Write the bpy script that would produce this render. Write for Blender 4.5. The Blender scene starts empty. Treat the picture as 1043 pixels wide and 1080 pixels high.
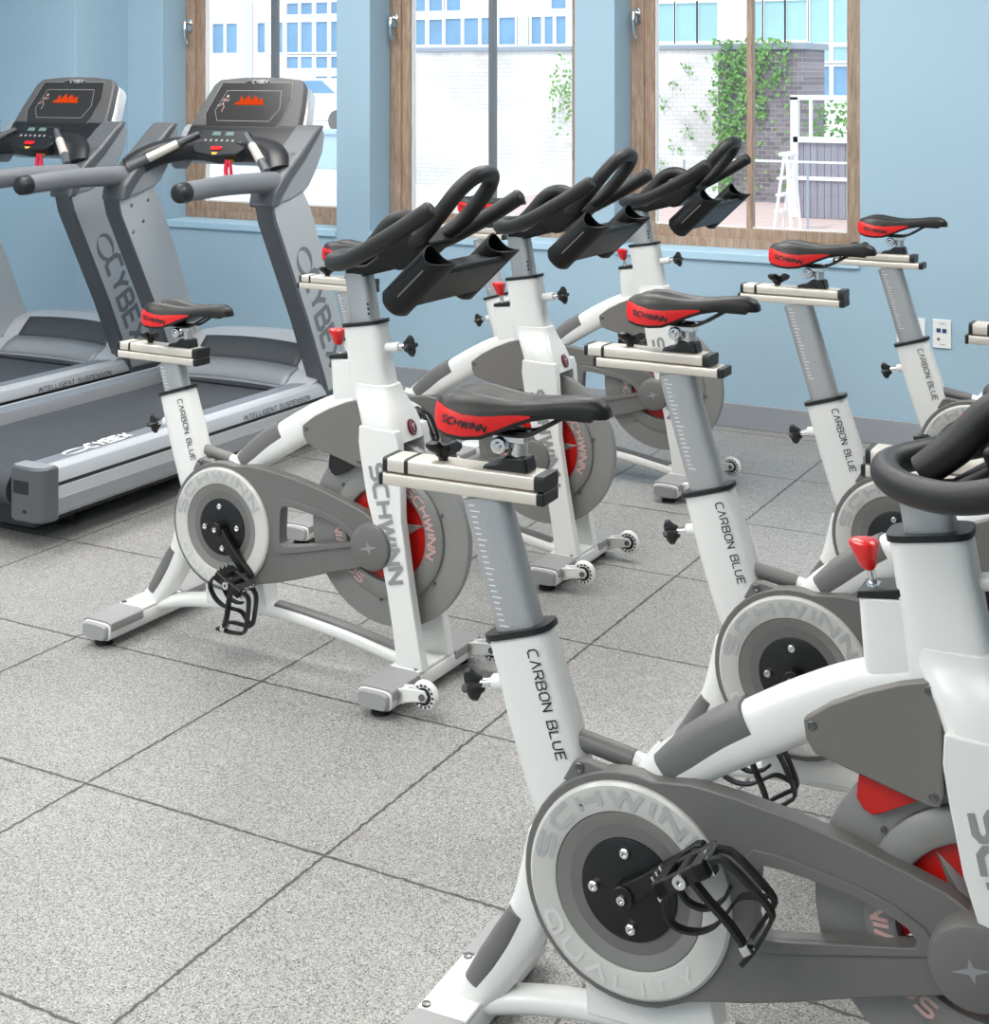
import bpy, bmesh, math, random
from math import sin, cos, pi, radians as R, sqrt, atan2
from mathutils import Vector, Matrix
from mathutils.geometry import tessellate_polygon

random.seed(7)
scene = bpy.context.scene
COL = scene.collection

# ------------------------------------------------------------------ materials
def lin(c):
    return tuple(((v/255)/12.92 if v/255 <= .04045 else (((v/255)+.055)/1.055)**2.4) for v in c) + (1,)

class NT:
    def __init__(s, name):
        s.m = bpy.data.materials.new(name); s.m.use_nodes = True
        s.t = s.m.node_tree; s.t.nodes.clear()
        s.out = s.n('ShaderNodeOutputMaterial')
    def n(s, kind, **kw):
        x = s.t.nodes.new(kind)
        for k, v in kw.items(): setattr(x, k, v)
        return x
    def l(s, a, b): s.t.links.new(a, b)
    def math(s, op, a, b=None, c=None):
        x = s.n('ShaderNodeMath', operation=op)
        for i, v in enumerate((a, b, c)):
            if v is None: continue
            if isinstance(v, (int, float)): x.inputs[i].default_value = v
            else: s.l(v, x.inputs[i])
        return x.outputs[0]
    def mix(s, fac, a, b):
        x = s.n('ShaderNodeMix', data_type='RGBA')
        for sock, v in ((x.inputs['Factor'], fac), (x.inputs['A'], a), (x.inputs['B'], b)):
            if hasattr(v, 'is_output'): s.l(v, sock)
            else: sock.default_value = v
        for i in x.inputs:
            if i.type == 'RGBA':
                pass
        return x
    def principled(s, **kw):
        p = s.n('ShaderNodeBsdfPrincipled')
        for k, v in kw.items(): p.inputs[k.replace('_', ' ')].default_value = v
        s.l(p.outputs[0], s.out.inputs[0]); return p

def mixrgb(t, fac, a, b):
    x = t.n('ShaderNodeMix', data_type='RGBA')
    f, A, B = x.inputs[0], x.inputs[6], x.inputs[7]
    for sock, v in ((f, fac), (A, a), (B, b)):
        if isinstance(v, (tuple, float, int)): sock.default_value = v
        else: t.l(v, sock)
    return x.outputs[2]

def mat(name, rgb, rough=.5, metal=0., noise=0., nscale=60, spec=.5, coat=0., bump=0., bscale=400, stretch=(1, 1, 1)):
    """plain procedural material: colour with a faint noise break-up and optional grain bump"""
    t = NT(name); p = t.principled(Roughness=rough, Metallic=metal)
    p.inputs['Specular IOR Level'].default_value = spec
    p.inputs['Coat Weight'].default_value = coat
    p.inputs['Coat Roughness'].default_value = .15
    tc = t.n('ShaderNodeTexCoord'); mp = t.n('ShaderNodeMapping'); mp.inputs['Scale'].default_value = stretch
    t.l(tc.outputs['Object'], mp.inputs[0])
    c = lin(rgb)
    nz = t.n('ShaderNodeTexNoise'); nz.inputs['Scale'].default_value = nscale; nz.inputs['Detail'].default_value = 3
    t.l(mp.outputs[0], nz.inputs['Vector'])
    k = noise
    a = tuple(min(1, v*(1-k)) for v in c[:3])+(1,); b = tuple(min(1, v*(1+k)) for v in c[:3])+(1,)
    t.l(mixrgb(t, nz.outputs[0], a, b), p.inputs['Base Color'])
    if bump:
        n2 = t.n('ShaderNodeTexNoise'); n2.inputs['Scale'].default_value = bscale
        t.l(mp.outputs[0], n2.inputs['Vector'])
        b2 = t.n('ShaderNodeBump'); b2.inputs['Strength'].default_value = bump; b2.inputs['Distance'].default_value = .002
        t.l(n2.outputs[0], b2.inputs['Height']); t.l(b2.outputs[0], p.inputs['Normal'])
    return t.m

M = {}
M['white'] = mat('white_gloss_paint', (226, 226, 223), .28, noise=.01, coat=.3)
M['gray'] = mat('grey_plastic', (104, 103, 101), .42, noise=.04, bump=.05)
M['pad'] = mat('dark_grey_pad', (108, 107, 106), .5, noise=.03)
M['cover'] = mat('taupe_grey_plastic', (112, 109, 105), .38, noise=.03)
M['stabgray'] = mat('stabiliser_grey', (150, 150, 150), .45, noise=.03)
M['dish'] = mat('dish_grey', (124, 123, 120), .4, noise=.03)
M['ring'] = mat('pale_translucent_ring', (196, 195, 190), .3, noise=.08, nscale=25, coat=.2)
M['black'] = mat('black_plastic', (22, 22, 23), .4, noise=.05)
M['blackmetal'] = mat('black_metal', (9, 9, 10), .42, noise=.05)
M['foam'] = mat('black_handlebar_foam', (32, 31, 31), .46, spec=.4, noise=.06, bump=.15, bscale=700)
M['holder'] = mat('black_holder_plastic', (14, 14, 15), .45, spec=.35, noise=.05)
M['saddle'] = mat('saddle_black_vinyl', (27, 26, 25), .42, spec=.4, noise=.05, bump=.12, bscale=900)
M['red'] = mat('saddle_red', (214, 26, 24), .4, noise=.04)
M['redknob'] = mat('red_knob', (215, 22, 24), .28, noise=.03, coat=.3)
M['redwheel'] = mat('flywheel_red', (188, 24, 18), .35, noise=.05)
M['fly'] = mat('flywheel_grey', (138, 137, 135), .4, metal=.15, noise=.03, nscale=30)
M['flyring'] = mat('flywheel_ring_grey', (134, 133, 130), .38, metal=.2, noise=.04)
M['silver'] = mat('brushed_aluminium', (218, 210, 199), .34, metal=.35, noise=.04, nscale=40, stretch=(1, 30, 30))
M['post'] = mat('satin_grey_post', (176, 177, 178), .36, metal=.55, noise=.06, nscale=35, stretch=(6, 6, 1))
M['chrome'] = mat('chrome', (225, 225, 225), .12, metal=1., noise=.02)
M['star'] = mat('silver_star', (170, 168, 165), .3, metal=.6, noise=.03)
M['ink'] = mat('black_print', (30, 30, 32), .5)
M['inkgray'] = mat('grey_print', (140, 142, 143), .45)
M['inksilver'] = mat('silver_print', (200, 195, 195), .4)
M['inkrose'] = mat('silver_rose_print', (198, 160, 156), .4)
M['inkpale'] = mat('pale_print', (208, 207, 204), .3)
M['inksteel'] = mat('steel_print', (170, 171, 172), .25)
M['inkwhite'] = mat('white_print', (236, 236, 238), .45)
M['badge'] = mat('dark_red_badge', (96, 18, 26), .3)
M['clear'] = mat('clear_wheel', (228, 228, 226), .15, noise=.05, coat=.4)
M['foot'] = mat('rubber_foot', (18, 18, 18), .7)
M['bolt'] = mat('bolt_steel', (120, 120, 120), .3, metal=.8)
# treadmill
M['t_silver'] = mat('treadmill_silver', (196, 199, 203), .33, metal=.35, noise=.02)
M['t_mid'] = mat('treadmill_grey', (150, 153, 157), .4, metal=.2, noise=.03)
M['t_panel'] = mat('treadmill_upright_grey', (188, 190, 192), .38, metal=.3, noise=.02)
M['t_dark'] = mat('treadmill_dark_grey', (80, 83, 87), .42, noise=.04)
M['t_hand'] = mat('treadmill_handle_grey', (112, 115, 120), .42, noise=.03, bump=.05)
M['inkline'] = mat('screen_line', (168, 168, 165), .5)
M['t_char'] = mat('treadmill_charcoal', (66, 69, 73), .45, noise=.04, bump=.06)
M['t_black'] = mat('treadmill_black', (26, 27, 30), .4, noise=.06, bump=.05)
M['t_belt'] = mat('treadmill_belt', (66, 69, 74), .6, spec=.3, noise=.16, nscale=14, bump=.25, bscale=260)
M['t_tread'] = mat('treadmill_side_step', (126, 132, 140), .45, metal=.2, noise=.04)
M['t_case'] = mat('treadmill_console_grey', (78, 78, 79), .5, noise=.04, bump=.08)
M['t_screen'] = mat('treadmill_screen', (44, 43, 44), .25, noise=.08)
M['t_inkd'] = mat('dark_grey_print', (112, 116, 121), .45)
M['t_yellow'] = mat('yellow_mark', (205, 165, 60), .5)
M['t_cord'] = mat('red_cord', (205, 20, 60), .5)
M['t_green'] = mat('pod_display', (96, 122, 116), .35)
t = NT('orange_led'); e = t.n('ShaderNodeEmission'); e.inputs[0].default_value = lin((255, 84, 30)); e.inputs[1].default_value = .9
t.l(e.outputs[0], t.out.inputs[0]); M['led'] = t.m
M['plate'] = mat('outlet_plate', (226, 228, 228), .35)
M['socket'] = mat('dark_blue_socket', (30, 62, 110), .4)

# wall paint
def paint(name, rgb):
    t = NT(name); p = t.principled(Roughness=.62)
    tc = t.n('ShaderNodeTexCoord')
    nz = t.n('ShaderNodeTexNoise'); nz.inputs['Scale'].default_value = 1.2; nz.inputs['Detail'].default_value = 2
    t.l(tc.outputs['Object'], nz.inputs['Vector'])
    c = lin(rgb); a = tuple(v*.97 for v in c[:3])+(1,); b = tuple(min(1, v*1.03) for v in c[:3])+(1,)
    t.l(mixrgb(t, nz.outputs[0], a, b), p.inputs['Base Color'])
    n2 = t.n('ShaderNodeTexNoise'); n2.inputs['Scale'].default_value = 300
    t.l(tc.outputs['Object'], n2.inputs['Vector'])
    bp = t.n('ShaderNodeBump'); bp.inputs['Strength'].default_value = .04; bp.inputs['Distance'].default_value = .002
    t.l(n2.outputs[0], bp.inputs['Height']); t.l(bp.outputs[0], p.inputs['Normal'])
    return t.m
M['wall'] = paint('blue_wall_paint', (156, 183, 200))
M['ceil'] = paint('ceiling_paint', (232, 232, 230))
M['base'] = mat('grey_baseboard', (146, 150, 156), .45, noise=.02)
M['sillpaint'] = paint('sill_paint', (172, 203, 222))

# rubber tile floor
TX0, TDX, TY0, TDY = -1.656, .6145, 2.3685, .608
t = NT('rubber_tile_floor'); p = t.principled(Roughness=.45)
p.inputs['Specular IOR Level'].default_value = .5
tc = t.n('ShaderNodeTexCoord'); sx = t.n('ShaderNodeSeparateXYZ'); t.l(tc.outputs['Object'], sx.inputs[0])
wob = t.n('ShaderNodeTexNoise'); wob.inputs['Scale'].default_value = 55; t.l(tc.outputs['Object'], wob.inputs['Vector'])
wv = t.math('MULTIPLY', t.math('SUBTRACT', wob.outputs[0], .5), .012)
def seam(coord, o, d):
    f = t.math('FRACT', t.math('DIVIDE', t.math('SUBTRACT', t.math('ADD', coord, wv), o-100*d), d))
    f = t.math('ABSOLUTE', t.math('SUBTRACT', f, .5))          # .5 at the seam
    return t.math('MULTIPLY', t.math('SUBTRACT', .5, f), d)    # metres from the seam
dm = t.math('MINIMUM', seam(sx.outputs[0], TX0, TDX), seam(sx.outputs[1], TY0, TDY))
ramp = t.n('ShaderNodeMapRange'); ramp.inputs[1].default_value = .0016; ramp.inputs[2].default_value = .0052
t.l(dm, ramp.inputs[0])
v1 = t.n('ShaderNodeTexVoronoi'); v1.inputs['Scale'].default_value = 460; t.l(tc.outputs['Object'], v1.inputs['Vector'])
sc = t.n('ShaderNodeSeparateColor'); t.l(v1.outputs['Color'], sc.inputs[0])
cr = t.n('ShaderNodeValToRGB'); cr.color_ramp.interpolation = 'CONSTANT'
els = cr.color_ramp.elements
els[0].position = 0; els[0].color = lin((74, 73, 71))
els[1].position = .10; els[1].color = lin((108, 107, 104))
for pos, c in ((.25, (140, 139, 136)), (.5, (164, 162, 159)), (.74, (152, 151, 148)), (.9, (184, 182, 179))):
    q = els.new(pos); q.color = lin(c)
t.l(sc.outputs[0], cr.inputs[0])
big = t.n('ShaderNodeTexNoise'); big.inputs['Scale'].default_value = 3; big.inputs['Detail'].default_value = 4; t.l(tc.outputs['Object'], big.inputs['Vector'])
bm_ = t.n('ShaderNodeMapRange'); bm_.inputs[1].default_value = .3; bm_.inputs[2].default_value = .7; bm_.inputs[3].default_value = .93; bm_.inputs[4].default_value = 1.04
t.l(big.outputs[0], bm_.inputs[0])
vm = t.n('ShaderNodeVectorMath', operation='SCALE'); t.l(cr.outputs[0], vm.inputs[0]); t.l(bm_.outputs[0], vm.inputs['Scale'])
t.l(mixrgb(t, ramp.outputs[0], lin((60, 59, 58)), vm.outputs[0]), p.inputs['Base Color'])
hh = t.math('ADD', t.math('MULTIPLY', sc.outputs[1], .25), ramp.outputs[0])
bp = t.n('ShaderNodeBump'); bp.inputs['Strength'].default_value = .35; bp.inputs['Distance'].default_value = .003
t.l(hh, bp.inputs['Height']); t.l(bp.outputs[0], p.inputs['Normal'])
M['floor'] = t.m

# oak window frames
t = NT('oak_wood'); p = t.principled(Roughness=.5)
tc = t.n('ShaderNodeTexCoord'); mp = t.n('ShaderNodeMapping'); mp.inputs['Scale'].default_value = (14, 14, 1.2); t.l(tc.outputs['Object'], mp.inputs[0])
wv_ = t.n('ShaderNodeTexNoise'); wv_.inputs['Scale'].default_value = 6; wv_.inputs['Detail'].default_value = 6; wv_.inputs['Distortion'].default_value = 1.2
t.l(mp.outputs[0], wv_.inputs['Vector'])
cr = t.n('ShaderNodeValToRGB'); cr.color_ramp.elements[0].color = lin((136, 110, 90)); cr.color_ramp.elements[1].color = lin((182, 158, 138))
cr.color_ramp.elements[0].position = .3; cr.color_ramp.elements[1].position = .7
t.l(wv_.outputs[0], cr.inputs[0]); t.l(cr.outputs[0], p.inputs['Base Color']); M['oak'] = t.m
M['mullion'] = mat('grey_mullion', (112, 118, 124), .4, metal=.2, noise=.03)
t = NT('window_glass'); tr = t.n('ShaderNodeBsdfTransparent'); gl = t.n('ShaderNodeBsdfGlossy'); gl.inputs['Roughness'].default_value = .02
tr.inputs[0].default_value = (.96, .985, 1, 1)
fr = t.n('ShaderNodeFresnel'); fr.inputs[0].default_value = 1.35
ms = t.n('ShaderNodeMixShader'); t.l(fr.outputs[0], ms.inputs[0]); t.l(tr.outputs[0], ms.inputs[1]); t.l(gl.outputs[0], ms.inputs[2]); t.l(ms.outputs[0], t.out.inputs[0])
M['glass'] = t.m

def brick(name, c1, c2, mortar, scale, rot):
    t = NT(name); p = t.principled(Roughness=.8)
    tc = t.n('ShaderNodeTexCoord'); mp = t.n('ShaderNodeMapping'); mp.inputs['Rotation'].default_value = rot
    t.l(tc.outputs['Object'], mp.inputs[0])
    b = t.n('ShaderNodeTexBrick'); b.inputs['Scale'].default_value = scale
    b.inputs['Color1'].default_value = lin(c1); b.inputs['Color2'].default_value = lin(c2); b.inputs['Mortar'].default_value = lin(mortar)
    b.inputs['Mortar Size'].default_value = .012
    t.l(mp.outputs[0], b.inputs['Vector'])
    n = t.n('ShaderNodeTexNoise'); n.inputs['Scale'].default_value = 1.6; n.inputs['Detail'].default_value = 5; t.l(tc.outputs['Object'], n.inputs['Vector'])
    r = t.n('ShaderNodeMapRange'); r.inputs[1].default_value = .3; r.inputs[2].default_value = .62; r.inputs[3].default_value = .78; r.inputs[4].default_value = 1.05
    t.l(n.outputs[0], r.inputs[0])
    v = t.n('ShaderNodeVectorMath', operation='SCALE'); t.l(b.outputs['Color'], v.inputs[0]); t.l(r.outputs[0], v.inputs['Scale'])
    t.l(v.outputs[0], p.inputs['Base Color']); return t.m
M['wbrick'] = brick('white_painted_brick', (238, 235, 233), (226, 222, 220), (196, 190, 188), 4.5, (pi/2, 0, 0))
M['dbrick'] = brick('dark_brick', (150, 140, 146), (120, 112, 118), (176, 172, 176), 4.5, (pi/2, 0, 0))  # darker brick colours than the white garden wall
M['facade'] = mat('white_facade', (240, 240, 240), .7, noise=.02, nscale=.5)
M['facadegrey'] = mat('grey_facade_panel', (205, 203, 205), .7, noise=.02, nscale=.5)
M['bluepane'] = mat('blue_window_pane', (118, 156, 190), .35, noise=.3, nscale=.7)
M['greenpane'] = mat('pale_green_pane', (158, 196, 200), .35, noise=.15, nscale=.5)
M['coping'] = mat('grey_coping', (150, 160, 172), .6, noise=.05)
M['deckwood'] = mat('deck_boards', (216, 190, 184), .7, noise=.12, nscale=8, stretch=(.3, 4, 1))
M['ground'] = mat('pale_paving', (225, 224, 224), .8, noise=.05, nscale=1)
M['lowwall'] = mat('pale_blue_render', (178, 200, 216), .7, noise=.05, nscale=2)
M['leaf'] = mat('green_leaf', (122, 170, 92), .5, noise=.45, nscale=3)
M['fence'] = mat('weathered_fence', (150, 148, 160), .7, noise=.2, nscale=5, stretch=(4, 4, .4))
M['whitepaint'] = mat('white_outdoor_paint', (235, 235, 235), .5, noise=.02)

# ------------------------------------------------------------------ object helpers
def obj(name, bm, m, parent=None, smooth=35, bevel=0., seg=2, blim=38):
    bmesh.ops.recalc_face_normals(bm, faces=bm.faces[:])
    me = bpy.data.meshes.new(name); bm.to_mesh(me); bm.free()
    me.materials.append(M[m] if isinstance(m, str) else m)
    for f in me.polygons: f.use_smooth = True
    me.set_sharp_from_angle(angle=R(smooth))
    o = bpy.data.objects.new(name, me); COL.objects.link(o)
    if parent is not None: o.parent = parent
    if bevel:
        b = o.modifiers.new('bevel', 'BEVEL'); b.width = bevel; b.segments = seg; b.limit_method = 'ANGLE'; b.angle_limit = R(blim)
        b.harden_normals = True
    return o
def thing(name, label, cat, loc=(0, 0, 0), rz=0, group=None):
    o = bpy.data.objects.new(name, None); o.empty_display_size = .1; COL.objects.link(o)
    o.location = loc; o.rotation_euler = (0, 0, rz); return tag(o, label, cat, group)
def tag(o, label, cat, group=None):
    o['label'] = label; o['category'] = cat
    if group: o['group'] = group
    return o
def struct(name, bm, m, parent=None, **kw):
    o = obj(name, bm, m, parent, **kw)
    if parent is None: o['kind'] = 'structure'
    return o
def B(): return bmesh.new()

def box(bm, x0, x1, y0, y1, z0, z1, mtx=None):
    v = [bm.verts.new((x, y, z)) for x in (x0, x1) for y in (y0, y1) for z in (z0, z1)]
    for q in ((0, 1, 3, 2), (4, 6, 7, 5), (0, 4, 5, 1), (2, 3, 7, 6), (0, 2, 6, 4), (1, 5, 7, 3)):
        bm.faces.new([v[i] for i in q])
    if mtx is not None: bmesh.ops.transform(bm, matrix=mtx, verts=v)
    return v
def prism(bm, pts, t0, t1, holes=(), plane='xz'):
    """polygon (a,b) extruded along the third axis; plane 'xz' extrudes along y, 'yz' along x, 'xy' along z"""
    def P(p, t):
        return {'xz': (p[0], t, p[1]), 'yz': (t, p[0], p[1]), 'xy': (p[0], p[1], t)}[plane]
    loops = [list(pts)] + [list(h) for h in holes]
    tess = tessellate_polygon([[Vector((a, b, 0)) for a, b in L] for L in loops])
    flat = [p for L in loops for p in L]
    A = [bm.verts.new(P(p, t0)) for p in flat]; C = [bm.verts.new(P(p, t1)) for p in flat]
    fs = []
    for tri in tess:
        try: fs.append(bm.faces.new([A[i] for i in tri])); fs.append(bm.faces.new([C[i] for i in reversed(tri)]))
        except ValueError: pass
    o = 0
    for L in loops:
        n = len(L)
        for i in range(n):
            a, b = o+i, o+(i+1) % n
            bm.faces.new([A[a], A[b], C[b], C[a]])
        o += n
    bmesh.ops.recalc_face_normals(bm, faces=bm.faces[:])
    bmesh.ops.dissolve_limit(bm, angle_limit=R(.5), verts=A+C, edges=list({e for f in fs for e in f.edges}))
    return A+C
def loft(bm, secs, caps=True, closed=True):
    rows = [[bm.verts.new(p) for p in s] for s in secs]
    n = len(rows[0])
    for a, b in zip(rows, rows[1:]):
        for i in range(n if closed else n-1):
            j = (i+1) % n
            bm.faces.new([a[i], a[j], b[j], b[i]])
    if caps and closed:
        bm.faces.new(rows[0]); bm.faces.new(rows[-1])
    return rows
def catmull(pts, n=6):
    P = [Vector(p) for p in pts]; out = []
    for i in range(len(P)-1):
        p0 = P[i-1] if i else P[i]*2-P[i+1]
        p1, p2 = P[i], P[i+1]
        p3 = P[i+2] if i+2 < len(P) else P[i+1]*2-P[i]
        for k in range(n):
            u = k/n
            out.append(.5*((2*p1)+(p2-p0)*u+(2*p0-5*p1+4*p2-p3)*u*u+(3*p1-p0-3*p2+p3)*u**3))
    out.append(P[-1]); return out
def tube(bm, pts, r, seg=10, smooth=0, round_ends=False, ratio=1.):
    """round tube along a 3-D path, r a number or one per control point"""
    if smooth:
        m = len(pts); rr = r if isinstance(r, (list, tuple)) else [r]*m
        path = catmull(pts, smooth); rad = []
        for i in range(m-1):
            for k in range(smooth): rad.append(rr[i]+(rr[i+1]-rr[i])*k/smooth)
        rad.append(rr[-1])
    else:
        path = [Vector(p) for p in pts]; rad = list(r) if isinstance(r, (list, tuple)) else [r]*len(path)
    tang = []
    for i in range(len(path)):
        a = path[max(0, i-1)]; b = path[min(len(path)-1, i+1)]
        tang.append((b-a).normalized())
    up = Vector((0, 1, 0))
    if abs(tang[0].dot(up)) > .95: up = Vector((0, 0, 1))
    nrm = (up - tang[0]*up.dot(tang[0])).normalized()
    secs = []
    cen = list(path); 
    frames = []
    for i, T in enumerate(tang):
        if i:
            nrm = (nrm - T*nrm.dot(T)).normalized()
        frames.append((nrm.copy(), T.cross(nrm)))
    def ring(c, f, rr): return [c+f[0]*cos(2*pi*k/seg)*rr*ratio+f[1]*sin(2*pi*k/seg)*rr for k in range(seg)]
    if round_ends:
        for q in (.15, .5, .8): secs.append(ring(cen[0]-tang[0]*rad[0]*.55*(1-q), frames[0], rad[0]*sqrt(1-(1-q)**2)))
    for i in range(len(cen)): secs.append(ring(cen[i], frames[i], rad[i]))
    if round_ends:
        for q in (.8, .5, .15): secs.append(ring(cen[-1]+tang[-1]*rad[-1]*.55*(1-q), frames[-1], rad[-1]*sqrt(1-(1-q)**2)))
    loft(bm, secs)
def sweep(bm, path, w, h, n=20, e=.55, smooth=6):
    """superellipse bar along a path in the x-z plane: w = half width along y, h = half depth in the plane (numbers or lists)"""
    m = len(path)
    W = w if isinstance(w, (list, tuple)) else [w]*m; H = h if isinstance(h, (list, tuple)) else [h]*m
    P3 = [Vector((a, b, i)) for i, (a, b) in enumerate(path)]
    pp = catmull([(a, 0, b) for a, b in path], smooth) if smooth and m > 2 else [Vector((a, 0, b)) for a, b in path]
    k = smooth if smooth and m > 2 else 1
    def at(L, i):
        a = min(i//k, m-2); u = (i-a*k)/k; return L[a]+(L[a+1]-L[a])*u
    secs = []
    for i, c in enumerate(pp):
        T = (pp[min(i+1, len(pp)-1)]-pp[max(i-1, 0)]).normalized(); N = Vector((-T.z, 0, T.x))
        ww, hh = at(W, i), at(H, i)
        ring = []
        for q in range(n):
            a = 2*pi*q/n; ca, sa = cos(a), sin(a)
            ring.append(c+Vector((0, 1, 0))*(math.copysign(abs(ca)**e, ca)*ww)+N*(math.copysign(abs(sa)**e, sa)*hh))
        secs.append(ring)
    loft(bm, secs)
def lathe(bm, prof, c, axis='y', seg=40, sgn=1):
    """profile (radius, offset) round an axis through c"""
    secs = []
    for r, d in prof:
        ring = []
        for k in range(seg):
            a = 2*pi*k/seg
            if axis == 'y': ring.append((c[0]+r*cos(a), c[1]+sgn*d, c[2]+r*sin(a)))
            elif axis == 'x': ring.append((c[0]+sgn*d, c[1]+r*cos(a), c[2]+r*sin(a)))
            else: ring.append((c[0]+r*cos(a), c[1]+r*sin(a), c[2]+sgn*d))
        secs.append(ring)
    if prof[0][0] > .0015 or prof[-1][0] > .0015: secs.append(secs[0])
    rows = [[bm.verts.new(p) for p in q] for q in (secs[:-1] if secs[-1] is secs[0] else secs)]
    if secs[-1] is secs[0]: rows.append(rows[0])
    for a, b in zip(rows, rows[1:]):
        for i in range(seg):
            bm.faces.new([a[i], a[(i+1) % seg], b[(i+1) % seg], b[i]])
    if secs[-1] is not secs[0]: bm.faces.new(rows[0]); bm.faces.new(rows[-1])
def rod(bm, a, b, r, seg=12, r2=None):
    a, b = Vector(a), Vector(b)
    tube(bm, [a, b], [r, r if r2 is None else r2], seg)

# stroke lettering -----------------------------------------------------------
GL = {
 'A': ([[(0, 0), (.45, 1), (.9, 0)]], .9), 'a': ([[(0, 0), (.45, 1), (.9, 0)], [(.2, .33), (.7, .33)]], .9),
 'B': ([[(.15, .53), (.7, .53), (.87, .68), (.87, .86), (.7, 1), (0, 1)], [(0, 1), (0, 0), (.75, 0), (.92, .14), (.92, .38), (.7, .53)]], .92),
 'C': ([[(.9, 1), (.22, 1), (0, .8), (0, .2), (.22, 0), (.9, 0)]], .9),
 'D': ([[(0, 0), (0, 1), (.65, 1), (.9, .75), (.9, .25), (.65, 0), (0, 0)]], .9),
 'E': ([[(.85, 1), (0, 1), (0, 0), (.85, 0)], [(0, .52), (.75, .52)]], .85),
 'G': ([[(.9, 1), (.22, 1), (0, .8), (0, .2), (.22, 0), (.9, 0), (.9, .48), (.5, .48)]], .9),
 'H': ([[(0, 0), (0, 1)], [(.85, 0), (.85, 1)], [(0, .5), (.85, .5)]], .85),
 'I': ([[(.0, 0), (.0, 1)]], .0),
 'L': ([[(0, 1), (0, 0), (.8, 0)]], .8),
 'N': ([[(0, 0), (0, 1), (.85, 0), (.85, 1)]], .85),
 'O': ([[(.22, 0), (0, .2), (0, .8), (.22, 1), (.68, 1), (.9, .8), (.9, .2), (.68, 0), (.22, 0)]], .9),
 'P': ([[(0, 0), (0, 1), (.7, 1), (.88, .84), (.88, .56), (.7, .42), (0, .42)]], .88),
 'Q': ([[(.22, 0), (0, .2), (0, .8), (.22, 1), (.68, 1), (.9, .8), (.9, .2), (.68, 0), (.22, 0)], [(.6, .3), (.95, -.08)]], .9),
 'R': ([[(0, 0), (0, 1), (.7, 1), (.88, .84), (.88, .58), (.7, .45), (.15, .45)], [(.5, .45), (.9, 0)]], .9),
 'S': ([[(.88, 1), (.18, 1), (0, .86), (0, .64), (.18, .5), (.7, .5), (.88, .36), (.88, .14), (.7, 0), (0, 0)]], .88),
 'T': ([[(0, 1), (.9, 1)], [(.45, 1), (.45, 0)]], .9),
 'U': ([[(0, 1), (0, .2), (.2, 0), (.68, 0), (.88, .2), (.88, 1)]], .88),
 'W': ([[(0, 1), (.28, 0), (.6, .85), (.92, 0), (1.2, 1)]], 1.2),
 'X': ([[(0, 0), (.9, 1)], [(0, 1), (.9, 0)]], .9),
 'Y': ([[(0, 1), (.45, .5), (.9, 1)], [(.45, .5), (.45, 0)]], .9),
 ' ': ([], .5),
}
def lettering(bm, text, size, fmap, w=.16, gap=.34, shear=0., wid=1., n=1, align=0.):
    """each stroke is a small ribbon, mapped by fmap(x, y) -> point on the surface"""
    quads = []; x = 0
    for ch in text:
        strokes, adv = GL[ch]
        for s in strokes:
            V = [Vector((a*wid+x, b)) for a, b in s]; shut = (V[0]-V[-1]).length < 1e-6
            def ext(i):      # how far a ribbon runs past its joint so that the outer corners meet
                if shut and i in (0, len(V)-1): p, q = V[1]-V[0], V[-1]-V[-2]
                elif i in (0, len(V)-1): return .0
                else: p, q = V[i+1]-V[i], V[i]-V[i-1]
                return w/2*min(1.2, math.tan(p.angle(q)/2))
            for j in range(len(V)-1):
                A, Bv = V[j], V[j+1]
                d = (Bv-A).normalized(); nn = Vector((-d.y, d.x))*w/2
                A = A-d*ext(j); Bv = Bv+d*ext(j+1)
                for k in range(n):
                    p, q = A.lerp(Bv, k/n), A.lerp(Bv, (k+1)/n)
                    quads.append((p-nn, q-nn, q+nn, p+nn))
        x += adv*wid+gap
    tot = (x-gap)*size
    for i, q in enumerate(quads):
        P = [Vector(fmap((v.x+shear*v.y)*size-align*tot, v.y*size)) for v in q]
        nn = (P[1]-P[0]).cross(P[2]-P[0]).normalized()*(.00004*(i % 7))   # ribbons lie over each other like paint strokes
        bm.faces.new([bm.verts.new(p+nn) for p in P])
    return tot
def plane_map(o, dx, dy):
    o, dx, dy = Vector(o), Vector(dx).normalized(), Vector(dy).normalized()
    return lambda x, y: o+dx*x+dy*y
def arc_map(c, r, t, a0, sgn=-1):
    """text wrapped on a circle seen from -y; a0 the angle where x = 0; baseline radius r, letter tops outward"""
    return lambda x, y: Vector((c[0]+(r+y)*cos(a0+sgn*x/r), t, c[2]+(r+y)*sin(a0+sgn*x/r)))

# ------------------------------------------------------------------ spin bike (x forward, y to its left, z up; seen from its right side)
FW = (.501, 0, .365); CR = (.008, 0, .318); HUB = (.493, 0, .346)

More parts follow.
